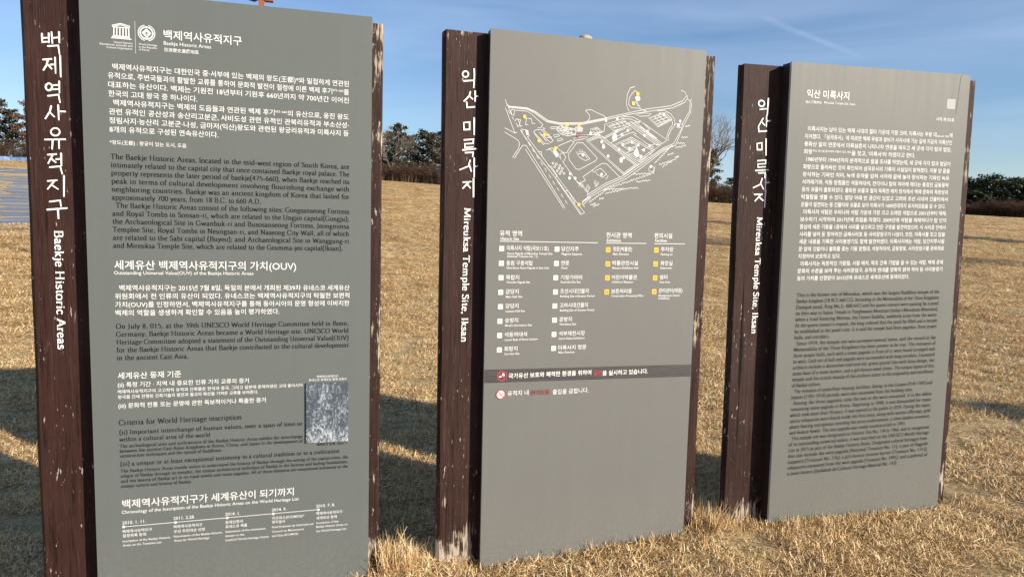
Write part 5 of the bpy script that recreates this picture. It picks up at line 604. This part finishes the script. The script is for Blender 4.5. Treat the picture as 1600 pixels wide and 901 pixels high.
# ------------------------------------------------------------------ flagstone plaza at the far left
pv = empty('stone_pavement', loc=(0, 0, 0)); tag(pv, 'pale bluish grey flagstone paving with grass joints at far left', 'paving', kind='structure')
M_st = mat('flagstone', (.30, .33, .37), .8, .3); q = NB(M_st); oi = q.n('ObjectInfo'); v = q.coord()
q.col(q.mix(q.noise(v, 1.5, 6, .7), q.ramp(oi.outputs['Random'], [(0, (.14, .155, .18)), (1, (.20, .22, .245))]), (.23, .245, .265))); q.bump(q.noise(v, 8, 6, .7), .5, .02)
def azr(a, r): return (r*math.sin(rad(a)), r*math.cos(rad(a)))
rnd = random.Random(4); rows = []; r = 19.5
while r < 68: rows.append(r); r *= 1.062
nodes = {}
for i, r in enumerate(rows):
    for j in range(9):
        a_off = -32.6-j*3.05*(24/max(24, r))**.35
        # the near edge runs away to the right
        nodes[i, j] = Vector(azr(a_off+rnd.uniform(-.35, .35)+(.55 if i % 2 else -.55), r*(1+rnd.uniform(-.012, .012))-j*.10))
for i in range(len(rows)-1):
    for j in range(7):
        P = [nodes[i, j], nodes[i, j+1], nodes[i+1, j+1], nodes[i+1, j]]; c = sum(P, Vector((0, 0)))/4
        P = [c+(p-c)*rnd.uniform(.80, .90) for p in P]
        if rnd.random() < .3: P.insert(2, (P[1]+P[2])/2+(P[1]-c)*rnd.uniform(.0, .12))
        b = MB(); n = len(P); zc = [gz(p.x, p.y)+.002+rnd.uniform(0, .012) for p in P]
        b.add([(p.x, p.y, z) for p, z in zip(P, zc)]+[(p.x, p.y, z-.2) for p, z in zip(P, zc)], [tuple(range(n))]+[(k, k+n, (k+1) % n+n, (k+1) % n) for k in range(n)])
        o = b.build('flagstone', M_st, pv)

# ------------------------------------------------------------------ trees
M_bark = mat('pine_bark', (.10, .065, .045), .9, .2); q = NB(M_bark); v = q.coord(scale=(3, 3, .8)); q.col(q.ramp(q.noise(v, 4, 5, .7), [(.3, (.045, .032, .026)), (.7, (.17, .105, .07))])); q.bump(q.noise(v, 6, 5, .7), .6, .03)
M_stem = mat('shrub_stem', (.07, .045, .032), .9, .1); q = NB(M_stem); q.col(q.ramp(q.noise(q.coord(), 2.1, 3, .6), [(.3, (.045, .030, .022)), (.7, (.14, .088, .060))]))
M_twig = mat('bare_twig', (.20, .155, .115), .85, .2); q = NB(M_twig); q.col(q.ramp(q.noise(q.coord(), 1.1, 3, .6), [(.3, (.09, .070, .055)), (.7, (.21, .165, .125))]))
def leafmat(name, cols):
    m = mat(name, cols[1], .75, .2); q = NB(m); g_ = q.n('NewGeometry'); c = q.ramp(g_.outputs['Random Per Island'], [(0, cols[0]), (.55, cols[1]), (1, cols[2])])
    big = q.noise(q.coord(), .55, 3, .6); q.col(q.mix(q.math('MULTIPLY', q.math('SUBTRACT', big, .5, True), 2.5, True), c, cols[3])); return m
M_pine = leafmat('pine_needles', ((.028, .038, .018), (.062, .074, .032), (.105, .105, .048), (.13, .105, .055)))
M_dpine = leafmat('dark_pine_needles', ((.016, .024, .013), (.036, .048, .023), (.072, .078, .034), (.085, .080, .038)))
M_olive = leafmat('brown_green_needles', ((.035, .034, .020), (.075, .066, .036), (.12, .092, .052), (.14, .10, .06)))
M_brown = leafmat('dry_oak_leaves', ((.07, .035, .022), (.13, .065, .040), (.19, .10, .06), (.16, .08, .05)))
def needles(b, c, R, n, size, rnd, flat=.6):
    for i in range(n):
        d = Vector((rnd.gauss(0, 1), rnd.gauss(0, 1), rnd.gauss(0, 1)*flat)); d = d.normalized()*R*rnd.random()**.45; p = c+Vector((d.x, d.y, d.z*flat))
        a = Vector((rnd.gauss(0, 1), rnd.gauss(0, 1), rnd.gauss(.4, .7))).normalized(); e = a.cross(Vector((rnd.gauss(0, 1), rnd.gauss(0, 1), rnd.gauss(0, 1)))).normalized()
        s_ = size*rnd.uniform(.6, 1.4)
        b.add([p-e*s_*.28, p+a*s_*.55, p+e*s_*.28, p-a*s_*.45], [(0, 1, 2, 3)])
def make_pine(seed, h, wd_, bare, nb, leaf, size=.30, droop=0.):
    rnd = random.Random(seed); tb = MB(); cb = MB(); lean = Vector((rnd.uniform(-.06, .06), rnd.uniform(-.06, .06), 0))
    tp = [Vector((0, 0, -.4))]+[Vector((lean.x*z+rnd.uniform(-.08, .08), lean.y*z+rnd.uniform(-.08, .08), z)) for z in np.linspace(.3, h*.97, 7)]
    tb.tube(tp, [h*.024*(1-.85*i/7) for i in range(8)], 7)
    for i in range(nb):
        t = bare+(1-bare)*(i+.5)/nb; z = h*t; a = i*2.4+rnd.uniform(-.5, .5); prof = (1-((t-bare)/(1-bare)))**.6*.9+.16
        if t < bare+.15: prof *= .75
        ln_ = wd_*prof*rnd.uniform(.6, 1.15); st_ = Vector((lean.x*z, lean.y*z, z)); up = rnd.uniform(.05, .4)-droop
        en = st_+Vector((math.cos(a)*ln_, math.sin(a)*ln_, ln_*up)); mid = (st_+en)/2+Vector((0, 0, -.05*ln_))
        tb.tube([st_, mid, en], [h*.007, h*.005, h*.002], 4)
        k = max(2, int(ln_/.55))
        for j in range(k):
            f = (j+1.2)/k; c = st_.lerp(en, min(1.05, f))+Vector((rnd.uniform(-.3, .3), rnd.uniform(-.3, .3), rnd.uniform(-.1, .3)))
            needles(cb, c, rnd.uniform(.42, .75)*(.75+wd_*.1), int(rnd.uniform(26, 44)), size, rnd, .62)
    needles(cb, tp[-1], .55, 50, size, rnd, 1.2)
    return tb.mesh('pine_trunk', M_bark), cb.mesh('pine_crown', leaf)
def branch(b, p, d, ln_, r, dep, rnd, spread=.55, lo=Vector((0, 0, .12))):
    q1 = p+d*ln_*.5+Vector((rnd.uniform(-1, 1), rnd.uniform(-1, 1), rnd.uniform(-1, 1)))*ln_*.05; e = p+d*ln_
    b.tube([p, q1, e], [r, r*.82, r*.64], 5 if dep > 3 else 3)
    if dep == 0: return
    for k in range(3 if rnd.random() < .62 or dep > 3 else 2):
        a = rnd.uniform(.25, spread+.25); ax = d.cross(Vector((rnd.gauss(0, 1), rnd.gauss(0, 1), rnd.gauss(0, 1)))).normalized()
        nd = (Matrix.Rotation(a, 3, ax) @ d+lo).normalized(); st_ = e if k < 2 else q1
        branch(b, st_, nd, ln_*rnd.uniform(.66, .86), r*rnd.uniform(.5, .66), dep-1, rnd, spread, lo)
def make_bare(seed, h, dep=6, trunk=.2, spread=.6):
    rnd = random.Random(seed); b = MB(); tb = MB(); tb.tube([(0, 0, -.4), (.05, 0, h*trunk*.5), (0, .05, h*trunk)], [h*.028, h*.023, h*.02], 8)
    for k in range(4):
        a = k*1.57+rnd.uniform(-.4, .4); el = rnd.uniform(.35, .7); d = Vector((math.cos(a)*el, math.sin(a)*el, 1)).normalized()
        branch(b, Vector((0, 0, h*trunk*(.85+.04*k))), d, h*.21, h*.012, dep-1, rnd, spread)
    zs = max(v[2] for v in b.v); f = h/zs; b.v = [(x*f, y*f, z*f) for x, y, z in b.v]; tb.v = [(x, y, z*f) for x, y, z in tb.v]
    return tb.mesh('bare_trunk', M_twig), b.mesh('bare_branches', M_twig)
def make_shrub(seed, h, n, m_):
    rnd = random.Random(seed); b = MB()
    for i in range(n):
        a = rnd.uniform(0, 6.28); r = rnd.uniform(0, .35)*h; x, y = r*math.cos(a), r*math.sin(a); ln_ = h*rnd.uniform(.5, 1.1); le = rnd.uniform(.05, .75)
        p0 = Vector((x, y, -.05)); p1 = p0+Vector((math.cos(a)*le*.4, math.sin(a)*le*.4, 1)).normalized()*ln_*.5; p2 = p1+Vector((math.cos(a)*le, math.sin(a)*le, .8)).normalized()*ln_*.5
        b.tube([p0, p1, p2], [.022, .014, .005], 3)
        for k in range(4):
            s_ = p1.lerp(p2, rnd.random()); b.tube([s_, s_+Vector((rnd.uniform(-1, 1), rnd.uniform(-1, 1), rnd.uniform(0, 1)))*.28*h], [.009, .003], 3)
    return b.mesh('shrub_stems', m_)
def tree(name, meshes, az, r, s=(1, 1), label='', cat='tree', group=None, sink=.1, trunkname='trunk'):
    x, y = azr(az, r); o = empty(name, loc=(x, y, gz(x, y)-sink), rz=rnd.uniform(0, 6.28)); o.scale = (s[0], s[0], s[1])
    tag(o, label, cat, group)
    for me, nm in zip(meshes, ('trunk', 'crown')): link(me, nm, o)
    return o
pines = [make_pine(10+i, 9, (2.4, 2.3, 2.2, 2.3, 2.2)[i], (.20, .30, .07, .22, .10)[i], (38, 34, 46, 38, 44)[i], (M_pine, M_dpine, M_pine, M_olive, M_dpine)[i], .34) for i in range(5)]
oak = make_pine(31, 8, 2.6, .15, 30, M_brown, .32)
low = [make_pine(40+i, 5, 3.6, .30, 30, M_dpine, .36, .18) for i in range(3)]
oliv = make_pine(61, 7.4, 2.6, .05, 34, M_olive, .34, .05)
bare = [make_bare(71, 12, 7, .16, .62), make_bare(72, 9, 6, .2, .55)]
shr = [make_shrub(80+i, 2.2, 210, M_stem) for i in range(3)]
rnd = random.Random(12)
PL = {0: 'mid green pine', 1: 'dark green pine', 2: 'full-crowned mid green pine', 3: 'brownish green pine', 4: 'dense dark green pine'}
def zone(az): return 'beyond the paving at far left' if az < -30 else 'behind the leftmost board' if az < -11.5 else 'in the wood between the first two boards' if az < -4.6 else 'behind the board with the map'
def side(az): return 'out of line with the rest'
az = -43.
i = 0
while az < 13.5:
    k = (3, 1, 0, 3, 2, 3, 0, 4, 3, 1)[i % 10]; r = 99.5+rnd.uniform(-1.5, 2)+(0, 5, 10)[i % 3]; sh = rnd.uniform(.80, .99)*.93
    if -33.4 > az > -34.45: tree('oak_tree', oak, az, 99.5, (.62, .86), 'russet brown oak keeping its dry leaves, at the left edge beside the paving', 'tree', 'trees of the wood behind the lawn')
    else: tree('pine_tree', pines[k], az, r, (sh, sh), '%s %s' % (PL[k], zone(az)), 'tree', 'trees of the wood behind the lawn')
    az += rnd.uniform(.68, .88) if (az < -31 or -13 < az < -3) else rnd.uniform(2.2, 3.0); i += 1
tree('bare_tree', bare[1], -9.6, 97.5, (.85, .88), 'leafless pale-twigged tree, left end of the wood between the first two boards', 'tree')
tree('bare_tree', bare[0], 14.75, 97, (.95, 1.08), 'tall leafless tree with a wide twiggy crown between the second and third boards', 'tree')
tree('conifer_tree', oliv, 15.15, 98.5, (.66, .90), 'brownish green conifer standing under the tall leafless tree', 'tree')
tree('conifer_tree', pines[4], 16.5, 103, (.62, .40), 'small dark conifer low at the right of the tall leafless tree', 'tree')
for j, (a, s_) in enumerate(((11.9, 1.2), (14.8, 1.25), (16.0, 1.1), (17.4, 1.0))):
    x, y = azr(a, 96.2); o = link(shr[j % 3], 'bare_shrub'); o.location = (x, y, gz(x, y)-.1); o.scale = (s_*1.3, s_*1.3, s_)
    tag(o, 'leafless brown shrub at the foot of the tall bare tree', 'shrub', 'leafless shrubs under the bare tree')
for j, a in enumerate((-36.3, -35.2, -34.1, -33, -11.4, -10.6, -9.9, -9.2, -8.4, -7.7, -7.0, -6.3, -5.5, -4.8, -4.1)):
    x, y = azr(a+rnd.uniform(-.2, .2), 96.5+rnd.uniform(0, 2)); o = link(shr[j % 3], 'bare_shrub'); o.location = (x, y, gz(x, y)-.1); s_ = rnd.uniform(.8, 1.25); o.scale = (s_*1.4, s_*1.4, s_); o.rotation_euler.z = rnd.uniform(0, 6)
    tag(o, 'leafless shrub under the pines' + (' by the blue strip' if a < -20 else ' between the first two boards'), 'shrub', 'leafless shrubs along the wood by the blue strip' if a < -20 else 'leafless shrubs along the wood between the first two boards')
for j in range(16):
    a = 19.5+j*1.25+rnd.uniform(-.3, .3); s_ = rnd.uniform(.80, .98)
    pos = 'hidden behind the rightmost board' if a < 30.8 else 'at the right edge of the lawn' if a < 36.5 else 'beyond the right edge of the lawn'
    tree('low_pine_tree', low[j % 3], a, 103+rnd.uniform(-2, 3), (s_*1.15, s_), 'low spreading dark pine %s' % pos, 'tree', 'low dark pines ' + pos)
for j in range(14):
    a = 29.5+j*.62; x, y = azr(a, 97.5+rnd.uniform(0, 2)); o = link(shr[j % 3], 'bare_shrub'); o.location = (x, y, gz(x, y)-.1); s_ = rnd.uniform(.62, .9); o.scale = (s_*2.0, s_*2.0, s_); o.rotation_euler.z = rnd.uniform(0, 6)
    tag(o, 'low leafless brown shrub before the dark pines at right', 'shrub', 'leafless shrubs before the low pines')
# trees and an added shrub, all right of the frame; their shadows cross the lawn
tree('pine_tree', pines[1], 46, 39, (.9, .95), 'dark pine on the lawn outside the frame to the right, farther one', 'tree')
tree('bare_tree', bare[1], 50, 25, (.85, .9), 'leafless tree on the lawn outside the frame to the right, nearer one', 'tree')
cb = MB(); rr = random.Random(5)
for i in range(26): needles(cb, Vector((rr.uniform(-.14, .14), rr.uniform(-.14, .14), .15+1.45*i/26)), .24*(1-.45*i/26), 60, .09, rr, 1)
x, y = 7.3, 3.75; o = empty('added_shadow_shrub', loc=(x, y, gz(x, y)-.02)); tag(o, 'slim shrub shape added outside the frame at the right to cast a shadow', 'shrub'); tb = MB(); tb.tube([(0, 0, -.1), (0, 0, .6)], [.03, .02], 6); tb.build('trunk', M_bark, o); cb.build('crown', M_dpine, o)  # unseen shrub added to throw the shadow band beside the third board

# blue strip at the foot of the wood
m = M_blue = mat('blue_tarpaulin', (.07, .13, .28), .5, .4); q = NB(m); q.col(q.ramp(q.noise(q.coord(), 2, 4, .7), [(.35, (.05, .09, .20)), (.65, (.16, .25, .42))]))
b = MB(); pr = []
for i in range(24):
    a = -39+i*.31; x, y = azr(a, 95.4+.3*math.sin(i)); z = gz(x, y); h_ = .42+.10*noise.noise((i*.9, 0, 0)); nx, ny = math.sin(rad(a)), math.cos(rad(a))
    pr.append([(x-nx*.35, y-ny*.35, z-.05), (x-nx*.2, y-ny*.2, z+h_*.9), (x+nx*.1, y+ny*.1, z+h_), (x+nx*.4, y+ny*.4, z-.05)])
vs = [v for r_ in pr for v in r_]; b.add(vs, [(i*4+k, (i+1)*4+k, (i+1)*4+k+1, i*4+k+1) for i in range(23) for k in range(3)])
tag(b.build('blue_tarpaulin', M_blue), 'long low blue tarpaulin-covered strip along the foot of the wood at far left', 'tarpaulin')

# ------------------------------------------------------------------ stone pagoda whose crown clears the middle board
M_stone = mat('pale_granite', (.40, .36, .29), .85, .3); q = NB(M_stone); v = q.coord(); q.col(q.ramp(q.noise(v, 1.6, 6, .7), [(.3, (.27, .24, .19)), (.7, (.50, .44, .34))])); q.bump(q.noise(v, 6, 5, .7), .5, .04)
x, y = azr(5.22, 118); zb_ = gz(x, y)-.1; pg = empty('stone_pagoda', loc=(x, y, zb_), rz=rad(28)); tag(pg, 'pale granite pagoda far behind the map board, its cap showing above it', 'pagoda')
top = CAMZ+.2400*118-zb_
b = MB(); b.frust((6.2, 6.2), 0, (6.2, 6.2), .7); b.frust((5.2, 5.2), .7, (5.2, 5.2), 1.5); b.build('podium', M_stone, pg)
z = 1.5; hs = (top-1.5-1.6)/9
for i in range(9):
    f = 1-i/9*.66; hb = hs*(.62 if i else .7); b = MB(); b.frust((3.9*f, 3.9*f), z, (3.8*f, 3.8*f), z+hb)
    for sx_ in (-1, 1):
        for sy_ in (-1, 1): b.box(sx_*3.75*f-.22, sx_*3.75*f+.22, sy_*3.75*f-.22, sy_*3.75*f+.22, z, z+hb-.01)
    b.build('storey', M_stone, pg); b = MB(); z += hb
    rh = hs-hb; b.frust((4.2*f, 4.2*f), z+.005, (4.7*f, 4.7*f), z+rh*.35); b.frust((5.3*f, 5.3*f), z+rh*.352, (5.4*f, 5.4*f), z+rh*.55); b.frust((5.38*f, 5.38*f), z+rh*.552, (3.6*f, 3.6*f), z+rh-.004); b.build('roof', M_stone, pg); z += rh
b = MB(); b.frust((1.3, 1.3), z, (1.3, 1.3), z+.5); zz = z+.5
pr = [(.55, 0), (.95, .12), (1.15, .35), (1.12, .6), (.85, .85), (.45, 1.0), (.16, 1.1)]
for k in range(len(pr)-1):
    n = 14; (r1, h1), (r2, h2) = pr[k], pr[k+1]
    b.add([(r1*math.cos(6.2832*j/n), r1*math.sin(6.2832*j/n), zz+h1) for j in range(n)]+[(r2*math.cos(6.2832*j/n), r2*math.sin(6.2832*j/n), zz+h2) for j in range(n)], [(j, (j+1) % n, (j+1) % n+n, j+n) for j in range(n)])
b.build('finial', M_stone, pg)

# ------------------------------------------------------------------ wooden lamp post behind the leftmost board
M_rw = mat('reddish_wood', (.27, .075, .03), .6, .3); q = NB(M_rw); q.col(q.ramp(q.noise(q.coord(scale=(1, 1, .1)), 40, 5, .6), [(.3, (.17, .045, .02)), (.7, (.36, .11, .045))]))
x, y = azr(-18.95, 10.2); lp = empty('lamp_post', loc=(x, y, gz(x, y)), rz=rad(18)); tag(lp, 'slim reddish wooden lamp post behind the leftmost board, top of the frame', 'lamp post')
zt_ = CAMZ+.2610*10.2-gz(x, y)
b = MB(); b.box(-.036, .036, -.036, .036, -.3, zt_+.75); bevel(b.build('post', M_rw, lp), .005)
b = MB(); b.box(.037, .145, -.05, .05, zt_-.002, zt_+.015); b.box(.05, .065, -.045, .045, zt_+.015, zt_+.2); b.box(.125, .14, -.045, .045, zt_+.015, zt_+.2); b.box(.037, .15, -.055, .055, zt_+.2, zt_+.225); b.build('lantern_frame', M_rw, lp)
b = MB(); b.box(.067, .123, -.03, .03, zt_+.018, zt_+.198); b.build('lantern_glass', mat('frosted_glass', (.7, .68, .6), .3), lp)
b = MB(); b.tube([(-.037, 0, zt_+.03), (-.08, 0, zt_+.01), (-.15, 0, zt_+.04)], [.02, .035, .05], 10, cap=True); b.build('speaker_horn', mat('black_metal', (.012, .014, .018), .4), lp)

# ------------------------------------------------------------------ number look-alikes from left to right
ORD = ['first', 'second', 'third', 'fourth', 'fifth', 'sixth', 'seventh', 'eighth', 'ninth', 'tenth', 'eleventh', 'twelfth', 'thirteenth', 'fourteenth', 'fifteenth', 'sixteenth', 'seventeenth', 'eighteenth']
by = {}
for o in COL.objects:
    if o.parent is None and 'label' in o: by.setdefault(o['label'], []).append(o)
for lab, obs in by.items():
    if len(obs) > 1:
        obs.sort(key=lambda o: math.atan2(o.location.x, o.location.y))
        for i, o in enumerate(obs): o['label'] = lab+', '+ORD[i]+' from left'
